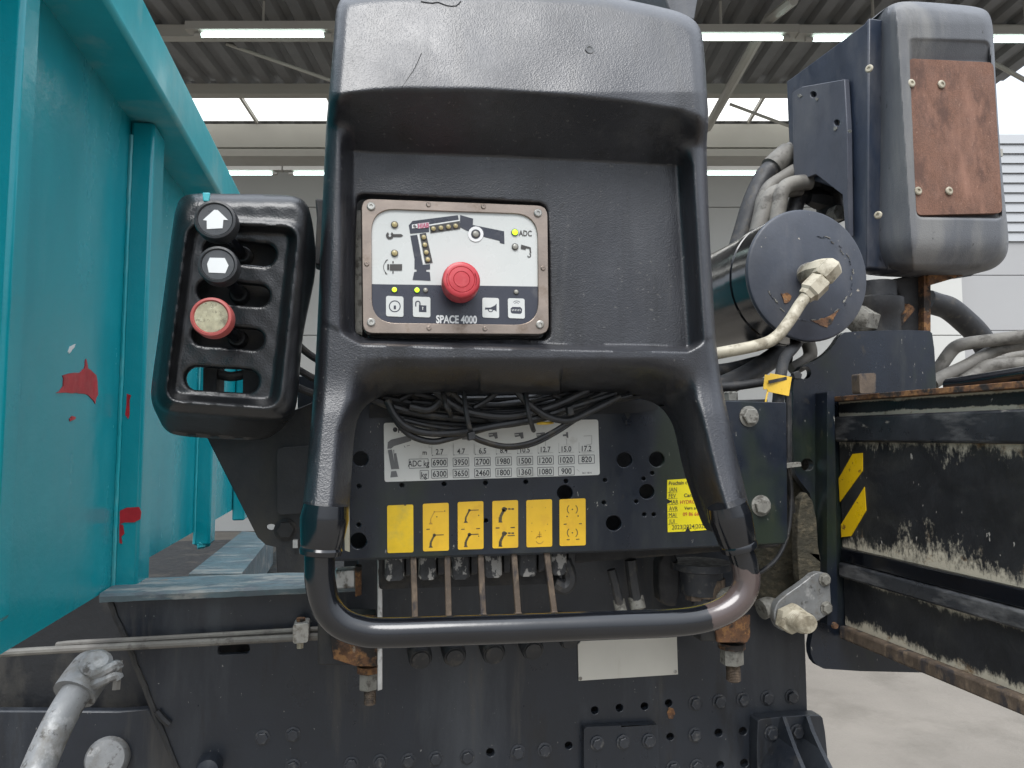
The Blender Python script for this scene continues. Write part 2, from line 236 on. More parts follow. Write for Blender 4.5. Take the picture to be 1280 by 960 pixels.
# ---------------------------------------------------------------- objects
WL = {}
def thing(name, label, cat, loc, group=None):
    o = bpy.data.objects.new(name, None); COL.objects.link(o); o.empty_display_size = .05
    o.location = loc; WL[o] = Vector(loc); o['label'] = label; o['category'] = cat
    if group: o['group'] = group
    return o
def tag(o, label, cat, group=None):
    o['label'] = label; o['category'] = cat
    if group: o['group'] = group
    return o
def put(name, me, loc, parent=None, scale=None, rot=None):
    o = bpy.data.objects.new(name, me); COL.objects.link(o); loc = Vector(loc)
    if parent: o.parent = parent; o.location = loc - WL[parent]
    else: o.location = loc
    if scale: o.scale = scale
    if rot: o.rotation_euler = rot
    WL[o] = loc
    return o
class MB:
    def __init__(s): s.v = []; s.f = []
    def add(s, vs, fs):
        n = len(s.v); s.v += [Vector(v) for v in vs]; s.f += [tuple(i + n for i in f) for f in fs]; return s
    def hexa(s, a, b):    # a, b: two quads of 4 points
        return s.add(list(a) + list(b), [(0, 1, 2, 3), (7, 6, 5, 4)] + [(i, i + 4, (i + 1) % 4 + 4, (i + 1) % 4) for i in range(4)])
    def box(s, lo, hi):
        x0, y0, z0 = lo; x1, y1, z1 = hi
        return s.hexa([(x0, y0, z0), (x1, y0, z0), (x1, y0, z1), (x0, y0, z1)], [(x0, y1, z0), (x1, y1, z0), (x1, y1, z1), (x0, y1, z1)])
    def bar(s, p, q, w, h, up=Vector((0, 0, 1))):
        p = Vector(p); q = Vector(q); d = (q - p).normalized(); sx = d.cross(up)
        if sx.length < 1e-4: sx = d.cross(Vector((0, 1, 0)))
        sx.normalize(); u = sx.cross(d); sx = sx * w / 2; u = u * h / 2
        return s.hexa([p - sx - u, p + sx - u, p + sx + u, p - sx + u], [q - sx - u, q + sx - u, q + sx + u, q - sx + u])
    def lathe(s, o, axis, prof, n=24, phase=0.):   # prof: (along, radius)
        o = Vector(o); ax = Vector(axis).normalized(); a = ax.orthogonal().normalized()
        if abs(ax.y) > .9: a = Vector((1, 0, 0))
        b = ax.cross(a); vs = []; fs = []
        for (h, r) in prof:
            for k in range(n):
                an = 2 * math.pi * k / n + phase; vs.append(o + ax * h + (a * math.cos(an) + b * math.sin(an)) * r)
        for i in range(len(prof) - 1):
            for k in range(n):
                k2 = (k + 1) % n; fs.append((i * n + k, i * n + k2, (i + 1) * n + k2, (i + 1) * n + k))
        fs.append(tuple(range(n))[::-1]); fs.append(tuple((len(prof) - 1) * n + k for k in range(n)))
        return s.add(vs, fs)
    def tube(s, pts, r, n=12, sub=6, smooth=True):
        P = [Vector(p) for p in pts]
        if smooth and len(P) > 2:
            Q = [P[0] * 2 - P[1]] + P + [P[-1] * 2 - P[-2]]; out = []
            for i in range(1, len(Q) - 2):
                for k in range(sub):
                    t = k / sub; p0, p1, p2, p3 = Q[i - 1:i + 3]
                    out.append(.5 * ((2 * p1) + (p2 - p0) * t + (2 * p0 - 5 * p1 + 4 * p2 - p3) * t * t + (3 * p1 - p0 - 3 * p2 + p3) * t ** 3))
            P = out + [P[-1]]
        vs = []; fs = []; T0 = (P[1] - P[0]).normalized(); a = T0.orthogonal().normalized(); m = len(P)
        for i in range(m):
            T = (P[min(i + 1, m - 1)] - P[max(i - 1, 0)]).normalized(); a = (a - T * a.dot(T)).normalized(); b = T.cross(a)
            rr = r(i / (m - 1)) if callable(r) else r
            for k in range(n):
                an = 2 * math.pi * k / n; vs.append(P[i] + (a * math.cos(an) + b * math.sin(an)) * rr)
        for i in range(m - 1):
            for k in range(n):
                k2 = (k + 1) % n; fs.append((i * n + k, i * n + k2, (i + 1) * n + k2, (i + 1) * n + k))
        fs.append(tuple(range(n))[::-1]); fs.append(tuple((m - 1) * n + k for k in range(n)))
        return s.add(vs, fs)
    def slab(s, outer, holes, off):
        off = Vector(off); loops = [[Vector(p) for p in outer]] + [[Vector(p) for p in h] for h in holes]
        fl = [p for l in loops for p in l]; n = len(fl)
        if not holes: tri = tessellate_polygon(loops)
        else:
            ax = max(range(3), key=lambda k: abs(off[k])); ij = [k for k in range(3) if k != ax]; p2 = [Vector((p[ij[0]], p[ij[1]])) for p in fl]
            ed = []; k = 0; L2 = []
            for l in loops: ed += [(k + i, k + (i + 1) % len(l)) for i in range(len(l))]; L2.append(p2[k:k + len(l)]); k += len(l)
            rv, _, rf, ov, _, _ = delaunay_2d_cdt(p2, ed, [], 0, 1e-7); tri = []
            def inside(c, q):
                w = False
                for i in range(len(q)):
                    a, b = q[i], q[(i + 1) % len(q)]
                    if (a.y > c.y) != (b.y > c.y) and c.x < a.x + (c.y - a.y) / (b.y - a.y) * (b.x - a.x): w = not w
                return w
            for t in rf:
                c = sum((rv[i] for i in t), Vector((0, 0))) / len(t)
                if inside(c, L2[0]) and not any(inside(c, h) for h in L2[1:]) and all(ov[i] for i in t): tri.append([ov[i][0] for i in t])
        fs = [tuple(t) for t in tri] + [tuple(i + n for i in t)[::-1] for t in tri]; k = 0
        for l in loops:
            for i in range(len(l)):
                j = (i + 1) % len(l); fs.append((k + i, k + j, k + j + n, k + i + n))
            k += len(l)
        return s.add(fl + [p + off for p in fl], fs)
    def mesh(s, name, mat, smooth=True, sharp=35, origin=None):
        me = bpy.data.meshes.new(name); c = Vector(origin) if origin is not None else sum(s.v, Vector()) / len(s.v)
        me.from_pydata([v - c for v in s.v], [], s.f)
        bm = bmesh.new(); bm.from_mesh(me); bmesh.ops.remove_doubles(bm, verts=bm.verts, dist=1e-6); bmesh.ops.recalc_face_normals(bm, faces=bm.faces); bm.to_mesh(me); bm.free()
        if smooth:
            me.polygons.foreach_set('use_smooth', [True] * len(me.polygons)); me.set_sharp_from_angle(angle=R(sharp))
        me.materials.append(MATS[mat] if isinstance(mat, str) else mat)
        return me, c
    def build(s, name, mat, parent=None, smooth=True, sharp=35, bevel=0, label=None):
        me, c = s.mesh(name, mat, smooth, sharp); o = put(name, me, c, parent)
        if bevel:
            b = o.modifiers.new('bevel', 'BEVEL'); b.width = bevel; b.segments = 2; b.limit_method = 'ANGLE'; b.angle_limit = R(40)
            b.harden_normals = False
        if label: o['label'] = label
        return o
def circ(cx, cy, r, n=20, ry=None): return [(cx + r * math.cos(2 * math.pi * k / n), cy + (ry or r) * math.sin(2 * math.pi * k / n)) for k in range(n)]
def rrect(q, r, n=5):       # rounded quad in pixels, q = TL TR BR BL
    out = []
    for i in range(4):
        p = Vector(q[i]); a = (Vector(q[i - 1]) - p).normalized(); b = (Vector(q[(i + 1) % 4]) - p).normalized()
        for k in range(n + 1):
            t = k / n; out.append(tuple(p + a * r * (1 - t) ** 2 + b * r * t ** 2))
    return out
def chaikin(p, it=2):
    for _ in range(it):
        q = []
        for i in range(len(p)):
            a = p[i]; b = p[(i + 1) % len(p)]
            q += [(a[0] * .75 + b[0] * .25, a[1] * .75 + b[1] * .25), (a[0] * .25 + b[0] * .75, a[1] * .25 + b[1] * .75)]
        p = q
    return p
def yslab(mb, poly, Y, th, holes=()):
    return mb.slab([PY(*p, Y) for p in poly], [[PY(*p, Y) for p in h] for h in holes], (0, th, 0))
def xslab(mb, poly, X, th, holes=()):
    return mb.slab([PX(*p, X) for p in poly], [[PX(*p, X) for p in h] for h in holes], (th, 0, 0))

def S(a, b, x):
    t = np.clip((x - a) / (b - a), 0, 1); return t * t * (3 - 2 * t)
def relief(name, outline, holes, yfun, cell, back, mat, parent, sharp=50):
    """a moulded shell: outline with holes, front surface at depth yfun, edges turned back by `back` metres"""
    loops = [outline] + list(holes)
    A = np.array([p for l in loops for p in l], float); B = np.array([l[(i + 1) % len(l)] for l in loops for i in range(len(l))], float)
    lo = A.min(0) - cell; hi = A.max(0) + cell
    gx = np.arange(lo[0], hi[0] + cell, cell); gy = np.arange(lo[1], hi[1] + cell, cell); nx, ny = len(gx), len(gy)
    X, Yp = np.meshgrid(gx, gy); P = np.stack([X.ravel(), Yp.ravel()], -1)
    best = np.full(len(P), 1e9); near = P.copy(); ins = np.zeros(len(P), bool)
    for a, b in zip(A, B):
        d = b - a; L2 = d @ d
        if L2 < 1e-9: continue
        t = np.clip(((P - a) @ d) / L2, 0, 1); q = a + t[:, None] * d; ds = np.hypot(*(P - q).T)
        k = ds < best; best[k] = ds[k]; near[k] = q[k]
        c = ((a[1] > P[:, 1]) != (b[1] > P[:, 1]))
        xi = a[0] + (P[:, 1] - a[1]) / (d[1] if abs(d[1]) > 1e-12 else 1e-12) * d[0]
        ins ^= (c & (P[:, 0] < xi))
    sd = np.where(ins, best, -best); k = np.abs(sd) < .62 * cell; P[k] = near[k]; sd[k] = 0
    Yv = yfun(P[:, 0], P[:, 1], np.maximum(sd, 0)); V = PYn(P[:, 0], P[:, 1], Yv); ok = sd >= 0
    idx = np.arange(nx * ny).reshape(ny, nx); fs = []
    for q in np.stack([idx[:-1, :-1], idx[1:, :-1], idx[1:, 1:], idx[:-1, 1:]], -1).reshape(-1, 4):
        g = [i for i in q if ok[i]]
        if len(g) >= 3 and not all(sd[i] == 0 for i in g): fs.append(tuple(int(i) for i in g))
    used = sorted({i for f in fs for i in f}); mpi = {i: n for n, i in enumerate(used)}
    vs = [Vector(V[i]) for i in used]; fs = [tuple(mpi[i] for i in f) for f in fs]
    cnt = {}
    for f in fs:
        for i in range(len(f)):
            e = (f[i], f[(i + 1) % len(f)]); cnt.setdefault(tuple(sorted(e)), []).append(e)
    bv = {}
    for es in cnt.values():
        if len(es) == 1:
            a, b = es[0]
            for v in (a, b):
                if v not in bv: bv[v] = len(vs); vs.append(vs[v] + Vector((0, back, 0)))
            fs.append((b, a, bv[a], bv[b]))
    mb = MB(); mb.add(vs, fs)
    return mb.build(name, mat, parent, True, sharp)

# flat print: collected in pixels, laid a hair in front of its carrier
_tc = {}
def textmesh(s, bold):
    if (s, bold) not in _tc:
        cu = bpy.data.curves.new('t', 'FONT'); cu.body = s; cu.size = 1; cu.resolution_u = 3; cu.offset = bold
        o = bpy.data.objects.new('t', cu); me = bpy.data.meshes.new_from_object(o)
        _tc[(s, bold)] = ([tuple(v.co[:2]) for v in me.vertices], [tuple(p.vertices) for p in me.polygons])
        bpy.data.objects.remove(o); bpy.data.curves.remove(cu); bpy.data.meshes.remove(me)
    return _tc[(s, bold)]
CAPH = max(v[1] for v in textmesh('H', 0)[0])
class Print:
    def __init__(s, Y, z=None): s.Y = Y; s.mb = MB(); s.rng = []; s.z = z or (lambda x, y: (x, y))
    def raw(s, pts, fs):
        v = [PY(*s.z(*p), s.Y) for p in pts]; s.mb.add(v, fs); s.rng.append((v, fs)); return s
    def poly(s, pts):
        t = tessellate_polygon([[Vector((*p, 0)) for p in pts]]); return s.raw(pts, [tuple(k) for k in t])
    def circ(s, x, y, r, n=20, ry=None): return s.raw(circ(x, y, r, n, ry), [tuple(range(n))])
    def arc(s, x, y, r, w, a0=0, a1=360, n=24):
        p = []
        for k in range(n + 1):
            a = R(a0 + (a1 - a0) * k / n); p += [(x + (r - w / 2) * math.cos(a), y + (r - w / 2) * math.sin(a)), (x + (r + w / 2) * math.cos(a), y + (r + w / 2) * math.sin(a))]
        return s.raw(p, [(2 * k, 2 * k + 1, 2 * k + 3, 2 * k + 2) for k in range(n)])
    def line(s, a, b, w):
        a = Vector(a); b = Vector(b); d = (b - a).normalized() * w / 2; n = Vector((-d.y, d.x))
        return s.raw([tuple(a - n), tuple(b - n), tuple(b + n), tuple(a + n)], [(0, 1, 2, 3)])
    def lines(s, pts, w):
        for a, b in zip(pts, pts[1:]): s.line(a, b, w)
        return s
    def frame(s, q, w):
        q = list(q); return s.lines(q + [q[0]], w)
    def text(s, body, cx, cy, h, xs=1., slope=0., bold=0., left=False):
        vs, fs = textmesh(body, bold); x0 = min(v[0] for v in vs); x1 = max(v[0] for v in vs); k = h / CAPH; xc = x0 if left else (x0 + x1) / 2
        pts = [(cx + (x - xc) * k * xs, cy - (y - CAPH / 2) * k + slope * (x - xc) * k * xs) for x, y in vs]
        return s.raw(pts, fs)
    def build(s, name, mat, parent): return s.mb.build(name, mat, parent, False)
    def build_each(s, name, mat, parent):
        for v, fs in s.rng: MB().add(v, fs).build(name, mat, parent, False)

# shared fasteners, axis along -Y (head towards the viewer), radius 1
def head(name, mat, n=6, h=.62, washer=1.28, ph=.3):
    mb = MB()
    if washer: mb.lathe((0, 0, 0), (0, -1, 0), [(0, washer), (.12, washer), (.14, washer * .97)], 20)
    mb.lathe((0, -.1, 0), (0, -1, 0), [(0, 1), (h * .86, 1), (h, .86)], n, ph)
    return mb.mesh(name, mat, True, 30, (0, 0, 0))[0]
HB = {k: head('bolt', k, ph=p) for k, p in (('bolt_grey', .3), ('bolt_dirty', .1))}
HBd = head('bolt', 'dark', ph=.2)
def bolt(px, py, Y, rpx, parent, mat='bolt_grey', name='bolt'):
    r = rpx * pxm(px, py, Y); me = HBd if mat == 'dark' else HB[mat]
    return put(name, me, PY(px, py, Y), parent, (r, r, r), (0, random.uniform(-.5, .5), 0))
_m = MB().lathe((0, 0, 0), (0, -1, 0), [(0, 1), (.25, .98), (.42, .75), (.42, .42), (.2, .38), (.2, .05)], 18)
SCREW = {k: _m.mesh('screw', k, True, 35, (0, 0, 0))[0] for k in ('bronze', 'zinc', 'pipe_pale')}
def screw(px, py, Y, rpx, parent, mat='zinc', name='screw', rot=None, loc=None):
    r = rpx * pxm(px, py, Y); return put(name, SCREW[mat], loc or PY(px, py, Y), parent, (r, r, r), rot)
# ================================================================ SETTING
g = MB().add([(-60, -40, 0), (60, -40, 0), (60, 90, 0), (-60, 90, 0)], [(0, 1, 2, 3)]).build('ground', 'concrete', None, False)
g['kind'] = 'structure'

def CB(mb, u0, u1, v0, v1, z0, z1):
    def p(u, v, z): q = RT * u + HF * v; return (q.x, q.y, z)
    return mb.hexa([p(u0, v0, z0), p(u1, v0, z0), p(u1, v0, z1), p(u0, v0, z1)], [p(u0, v1, z0), p(u1, v1, z0), p(u1, v1, z1), p(u0, v1, z1)])
def cu(px, V): return PV(px, 545, V).dot(RT)
def cz(py, V): return PV(640, py, V).z
cn = thing('canopy_building', 'grey steel canopy hall with corrugated roof and cream panel wall behind the truck', 'building', (HF * 12.5).to_tuple())
# corrugated deck, ribs running away from the viewer
def deck(name, v0, v1, z, u0, u1):
    mb = MB(); pitch = .262; prof = []; u = u0
    while u < u1:
        prof += [(u, z), (u + .11, z), (u + .15, z + .055), (u + .222, z + .055)]; u += pitch
    vs = []
    for v in (v0, v1):
        for a, zz in prof: q = RT * a + HF * v; vs.append((q.x, q.y, zz))
    n = len(prof); fs = [(i, i + 1, n + i + 1, n + i) for i in range(n - 1)]
    return mb.add(vs, fs).build(name, 'canopy_deck', cn, False)
zr = cz(104, 8.2)
deck('roof_deck', 4.6, 8.25, zr, -9, cu(1262, 8.2))
zr2 = cz(203, 12.4)
deck('roof_deck', 9.25, 12.5, zr2, -9, cu(1225, 9.3))
mb = MB(); CB(mb, -9, cu(1262, 8.2), 8.2, 8.32, cz(117, 8.2), zr - .004); mb.build('beam', 'canopy_steel', cn, False)
mb = MB(); CB(mb, -9, cu(1250, 9.2), 8.95, 9.2, cz(184, 8.95), cz(155, 8.95)); mb.build('beam', 'canopy_steel', cn, False)
mb = MB(); CB(mb, -9, cu(1250, 9.2), 8.88, 9.22, cz(195, 8.88), cz(186, 8.88)); mb.build('beam', 'canopy_steel', cn, False)
mb = MB(); CB(mb, -9, cu(1262, 8.2), 6.98, 7.08, zr - .13, zr - .004); mb.build('purlin', 'canopy_steel', cn, False)
z1 = cz(117, 8.32) + .01; z2 = cz(153, 8.94) + .02
for k in range(-5, 6):
    u0 = k * 1.06 - .1; u1 = u0 + 1.02
    a = RT * u0; b = RT * u1
    q = [(*(a + HF * 8.33).xy, z1), (*(b + HF * 8.33).xy, z1), (*(b + HF * 8.94).xy, z2), (*(a + HF * 8.94).xy, z2)]
    if u1 < cu(1262, 8.2) + .3: MB().add(q, [(0, 1, 2, 3)]).build('skylight_panel', 'skylight', cn, False)
for k in range(-5, 6):
    u0 = k * 1.06 - .12
    a = (RT * u0 + HF * 8.33); b = (RT * u0 + HF * 8.94)
    MB().bar((a.x, a.y, z1 - .02), (b.x, b.y, z2 - .02), .03, .04).build('glazing_bar', 'canopy_steel', cn, False)
for a, b, r, v0, v1 in (((962, 22), (884, 160), .055, 6.6, 8.6), ((912, 130), (990, 159), .018, 8.2, 8.2), ((258, 46), (418, 102), .02, 7.4, 7.6), ((992, 0), (962, 24), .05, 6.2, 6.6), ((1208, 60), (1290, 105), .025, 7.6, 7.6)):
    MB().tube([PV(*a, v0), PV(*b, v1)], r, 8).build('brace', 'canopy_steel', cn)
yz = [0.0, CH + (545 - 579) / 890 * 12.5 * -1 - .0]
zs = [0.0] + [cz(y, 12.5) for y in (579, 419, 259)] + [zr2 + .3]
for i in range(4):
    for k in range(1):
        mb = MB(); CB(mb, -8, 8, 12.5, 12.6, zs[i] + .008, zs[i + 1] - .008); mb.build('wall_panel', 'wall_cream', cn, False)
mb = MB(); CB(mb, -8, 8, 12.585, 12.62, 0, zr2 + .3); mb.build('wall_core', 'canopy_steel', cn, False)

def lamp(x0, x1, y, V, label, group):
    zt = cz(y, V); t = thing('fluorescent_lamp', label, 'lamp', (*(PV((x0 + x1) / 2, y, V)).xy, zt), group)
    u0, u1 = cu(x0, V), cu(x1, V); sag = .0
    def p(u, z): q = RT * u + HF * V; return Vector((q.x, q.y, z))
    MB().tube([p(u0 + .02, zt), p(u1 - .02, zt)], .019, 10).build('glass_tube', 'tube_light', t)
    mb = MB(); CB(mb, u0 - .125, u1 + .125, V - .05, V + .05, zt + .035, zt + .115); mb.build('trunking', 'canopy_steel', t, False)
    for u in (u0, u1):
        sgn = 1 if u == u0 else -1
        MB().tube([p(u - .05 * sgn, zt), p(u + .02 * sgn, zt)], .024, 10).build('end_cap', 'canopy_steel', t)
    MB().bar(p((u0 + u1) / 2, zt + .11), p((u0 + u1) / 2, zt + .5), .02, .02).build('hanger', 'canopy_steel', t, False)
for k, lab in ((0, 'lit tube lamp in the front row, beside the teal tipper rail'), (3, 'lit tube lamp in the front row, just right of the console hood'), (4, 'lit tube lamp in the front row, partly hidden behind the moulded column box'), (5, 'lit tube lamp in the front row, beyond the rust brown pad')):
    lamp(216 + 199 * k + 17, 216 + 199 * k + 182, 44 + k * 1.3, 6.6, lab, 'front row of tube lamps')
for k, lab in ((-1, 'lit tube lamp in the rear row, partly behind the teal tipper rail'), (0, 'lit tube lamp in the rear row, above the lever box'), (4, 'lit tube lamp in the rear row, between console and thick rubber hose')):
    lamp(346 + 131 * k + 12, 346 + 131 * k + 119, 217, 10, lab, 'rear row of tube lamps')

sh = thing('side_building', 'white building with horizontal louvre boards above a smooth wall, right of the canopy', 'building', (*(RT * 7 + HF * 13).xy, 0))
u0, u1 = cu(1135, 13), cu(1500, 13)
for k in range(11):
    za = cz(302 - 12.2 * k, 13); zb = cz(302 - 12.2 * (k + 1), 13)
    def p(u, v, z): q = RT * u + HF * v; return (q.x, q.y, z)
    mb = MB().hexa([p(u0, 12.965, za), p(u1, 12.965, za), p(u1, 13.0, zb - .006), p(u0, 13.0, zb - .006)], [p(u0, 13.1, za), p(u1, 13.1, za), p(u1, 13.1, zb - .006), p(u0, 13.1, zb - .006)])
    mb.build('siding_board', 'siding', sh, False)
for ya, yb_ in ((302, 344), (344, 413), (413, 545), (545, 662)):
    zb, za = cz(ya, 13) - .008, max(0, cz(yb_, 13) + .008)
    mb = MB(); CB(mb, u0, u1, 13.0, 13.1, za, zb); mb.build('wall_panel', 'wall_white', sh, False)

# ================================================================ TIPPER BODY
XP = -.43
tb = thing('tipper_body', 'teal steel tipper body with upright ribs and chipped red paint spots', 'truck body', (XP, 1.5, PX(138, 735, XP).z))
zb = PX(138, 735, XP).z; XR = -.345; zl = PX(158, 41, XR).z; zt = PX(158, -47, XR).z
ribs = [(.885, .93), (1.405, 1.48), (2.03, 2.10), (2.6, 2.67)]
ys = [.15, .385, .91, 1.44, 2.07, 2.64, 3.3]
for i in range(len(ys) - 1):
    MB().box((XP - .012, ys[i], zb - (.0 if i < 3 else -.015)), (XP, ys[i + 1] - .003, zl + .03)).build('side_panel', 'teal', tb, False)
for a, b in ribs:
    w = MB(); w.box((XP + .001, a, zb + (-.02 if a > 1 else .06)), (XP + .042, b, zl - .001)); w.build('rib', 'teal', tb, True, 30, .006)
for a, b in ribs[1:3]:   # weld bead up the near side of each rib
    w = MB(); n = 60
    w.tube([(XP + .003, a - .001 + random.uniform(-.0015, .0015), zb - .015 + (zl - zb) * k / n) for k in range(n)], .0035, 6, 1, False); w.build('weld_bead', 'teal_light', tb)
    w = MB(); w.tube([(XP + .02 * (k % 2) + .01, (a + b) / 2 + random.uniform(-.03, .03), zb - .018 + random.uniform(-.006, .006)) for k in range(5)], .008, 7, 3); w.build('weld_bead', 'teal_light', tb)
MB().box((XP - .03, .1, zl), (XR, 3.3, zt)).build('top_rail', 'teal_light', tb, True, 30, .008)
def patch(pts, X, mat='red_paint', par=tb, name='paint_chip'):
    c = [sum(p[k] for p in pts) / len(pts) for k in (0, 1)]
    q = []
    for i in range(len(pts)):
        a, b = pts[i], pts[(i + 1) % len(pts)]
        for t in (0, .33, .66): q.append((a[0] + (b[0] - a[0]) * t + random.uniform(-.7, .7), a[1] + (b[1] - a[1]) * t + random.uniform(-.7, .7)))
    w = MB(); w.slab([PX(*p, X) for p in q], [], (-.0012, 0, 0)); w.build(name, mat, par, False)
zz = ZM(0, 300, .4167)
patch(mp(zz, [(170, 460), (192, 440), (190, 405), (240, 397), (255, 385), (258, 355), (265, 385), (290, 405), (293, 465), (286, 490), (272, 470), (255, 460), (215, 458)]), XP + .0012)
patch(mp(zz, [(208, 537), (215, 530), (228, 530), (226, 538), (212, 543)]), XP + .0012)
patch(mp(zz, [(205, 335), (212, 320), (227, 312), (222, 325), (208, 340)]), XP + .0012, 'white_symbol')
DX = 5
def patchy(pts, Y):
    q = [(a[0] + DX + random.uniform(-.5, .5), a[1] + random.uniform(-.5, .5)) for a in pts]
    w = MB(); yslab(w, q, Y, .0012); w.build('paint_chip', 'red_paint', tb, False)
ry = ribs[1][0] - .0013
patchy(mp(zz, [(347, 812), (368, 803), (405, 800), (411, 815), (408, 838), (390, 846), (362, 848), (348, 852)]), ry)
patchy(mp(zz, [(347, 853), (358, 855), (360, 880), (352, 890), (354, 912), (345, 908)]), ry)
patchy(mp(zz, [(369, 460), (381, 466), (375, 480), (377, 525), (372, 537), (364, 524), (367, 495)]), ry)
zz1 = ZM(0, 0, .328)
patchy(mp(zz1, [(518, 330), (532, 325), (545, 345), (563, 352), (560, 372), (545, 378), (535, 402), (524, 388), (518, 360)]), ry)

# ================================================================ TRUCK FRAME
YF = 1.35
tf = thing('truck_frame', 'dark grey bolted steel sub-frame plates beneath the crane controls', 'frame', (0, YF, PY(640, 1000, YF).z))
zf = PY(300, 733, YF).z
holes = [circ(x, y, r, 14) for x, y, r in ((743.6, 888, 4.6), (774.5, 885, 4.6), (805.8, 883, 4.6), (836, 879, 4.6), (929, 914, 5), (898.5, 916, 5), (838, 921, 4.6), (930.6, 954, 5), (900.5, 956.6, 5), (613, 940.6, 5.2), (711, 932, 4.6), (327, 1003, 3))]
slot = rrect([(272, 807), (312, 805), (312, 817), (272, 819)], 6)
mb = MB(); yslab(mb, [(136, 744), (447, 738), (447, 690), (985, 678), (1003, 700), (1006.5, 800), (1011.5, 960), (1014, 1020), (245, 1020), (215, 945), (186, 868)], YF, .014, holes + [slot])
mb.build('main_plate', 'frame_grey', tf, True, 30, .0015)
mb = MB(); yslab(mb, [(-80, 742), (340, 729), (340, 1030), (-80, 1030)], 1.47, .02); mb.build('side_plate', 'frame_dark', tf, False)
mb = MB(); yslab(mb, [(430, 700), (980, 690), (985, 1030), (430, 1030)], 1.42, .03); mb.build('dark_backing', 'dark', tf, False)  # added dark sheet behind the main plate, so its holes read as shaded
mb = MB(); yslab(mb, [(-80, 888), (150, 889), (188, 886), (260, 1030), (-80, 1030)], 1.42, .02); mb.build('lower_plate', 'frame_grey', tf, True, 30, .004)
xa, xb = PY(128, 740, YF).x, PY(452, 735, YF).x
n = 40; mb = MB(); vs = []; fs = []
for k in range(n + 1):
    x = xa + (xb - xa) * k / n; d = random.uniform(-.0006, .0006); e = random.uniform(-.0006, .0006)
    vs += [(x, 1.46, zf + .001), (x, YF - .012 + d, zf + d), (x, YF - .015 + e, zf - .005), (x, YF - .012, zf - .015 + e), (x, YF - .002, zf - .017)]
for k in range(n):
    for j in range(4): fs.append((k * 5 + j, k * 5 + j + 1, k * 5 + 6 + j, k * 5 + 5 + j))
mb.add(vs, fs).build('flange', 'flange', tf, True, 40)
mb = MB(); top = [PZ(*p, zf + .002) for p in ((236, 717), (302, 717), (342, 667), (303, 664))]; mb.hexa(top, [p - Vector((0, 0, .08)) for p in top]); mb.build('cross_member', 'flange', tf, False)
mb = MB(); mb.box((-.72, 1.48, zf - .4), (-.02, 2.7, zf - .10)); mb.build('dark_underbody_fill', 'dark', tf, False)  # added dark box: stands in for the shade under the tipper, hides bright ground
mb = MB(); mb.bar(PZ(300, 716, zf - .03), PZ(350, 668, zf - .03), .01, .06); mb.build('side_web', 'pipe_grey', tf, False)
mb = MB(); q = [PY(138, 752, YF - .001), PY(186, 868, YF - .001), PY(215, 945, YF - .001), PY(245, 1020, YF - .001)]
mb.tube([q[0].lerp(q[1], k / 12) + Vector((random.uniform(-.002, .002), 0, 0)) for k in range(13)] + q[2:], .005, 7, 2); mb.build('weld_bead', 'frame_dark', tf)
mb = MB(); mb.tube([PY(x, y + random.uniform(-1, 1), 1.345) for x, y in ((196, 890), (205, 900), (212, 906))], .006, 7); mb.build('weld_bead', 'frame_dark', tf)
# proud plate and the fins at the right
mb = MB(); yslab(mb, rrect([(730, 909), (823, 905), (826, 1020), (730, 1020)], 5), YF - .016, .015); mb.build('overlay_plate', 'frame_grey', tf, True, 30, .003)
for x, y in ((746.5, 929), (779, 927.5), (811, 926)): bolt(x, y, YF - .017, 7, tf)
for x, y in ((869, 879), (899, 877), (929, 874.5), (959, 872.5), (989.5, 871), (868.7, 918.6), (871, 958), (841, 960), (647.5, 940), (680.7, 937.5), (439, 955), (475, 952), (510.5, 950.7), (544.6, 948), (328, 922), (366, 918), (366, 958), (584, 946)): bolt(x, y, YF, 7.3, tf)
mb = MB(); yslab(mb, chaikin([(946, 903), (952, 898), (1024, 893), (1030, 899), (1036, 960), (1038, 1020), (948, 1020)], 1), YF - .03, .03); mb.build('bracket_plate', 'frame_grey', tf, True, 30, .003)
for x, y in ((964, 916.5), (996, 914.5), (965.5, 955)): bolt(x, y, YF - .031, 7.5, tf)
for x0, xs_ in ((978, (978, 984, 992, 1002, 1012)), (1008, (1008, 1014, 1024, 1036, 1050))):
    mb = MB(); pa = [PY(xs_[i], y, YF - .03 - d) for i, (y, d) in enumerate(((896, .004), (914, .03), (936, .055), (960, .10), (1010, .16)))]
    pb = [Vector((p.x, YF - .03, p.z)) for p in pa]
    w = Vector((.008, 0, 0)); m = len(pa)
    vs = pa + pb + [p + w for p in pa] + [p + w for p in pb]; fs = []
    for i in range(m - 1): fs += [(i, i + 1, m + i + 1, m + i), (2 * m + i, 3 * m + i, 3 * m + i + 1, 2 * m + i + 1), (i, 2 * m + i, 2 * m + i + 1, i + 1)]
    fs.append((0, m, 3 * m, 2 * m)); mb.add(vs, fs).build('fin', 'frame_grey', tf, True, 30)
mb = MB().lathe(PY(264, 953, 1.36), (.05, -1, .12), [(0, .021), (.03, .021), (.045, .017), (.05, .005)], 20); mb.build('stub', 'frame_grey', tf)
mb = MB().lathe(PY(136, 947, 1.42), (0, -1, .25), [(0, .036), (.012, .036), (.02, .031), (.022, .006)], 28); mb.build('round_cover', 'galv', tf)

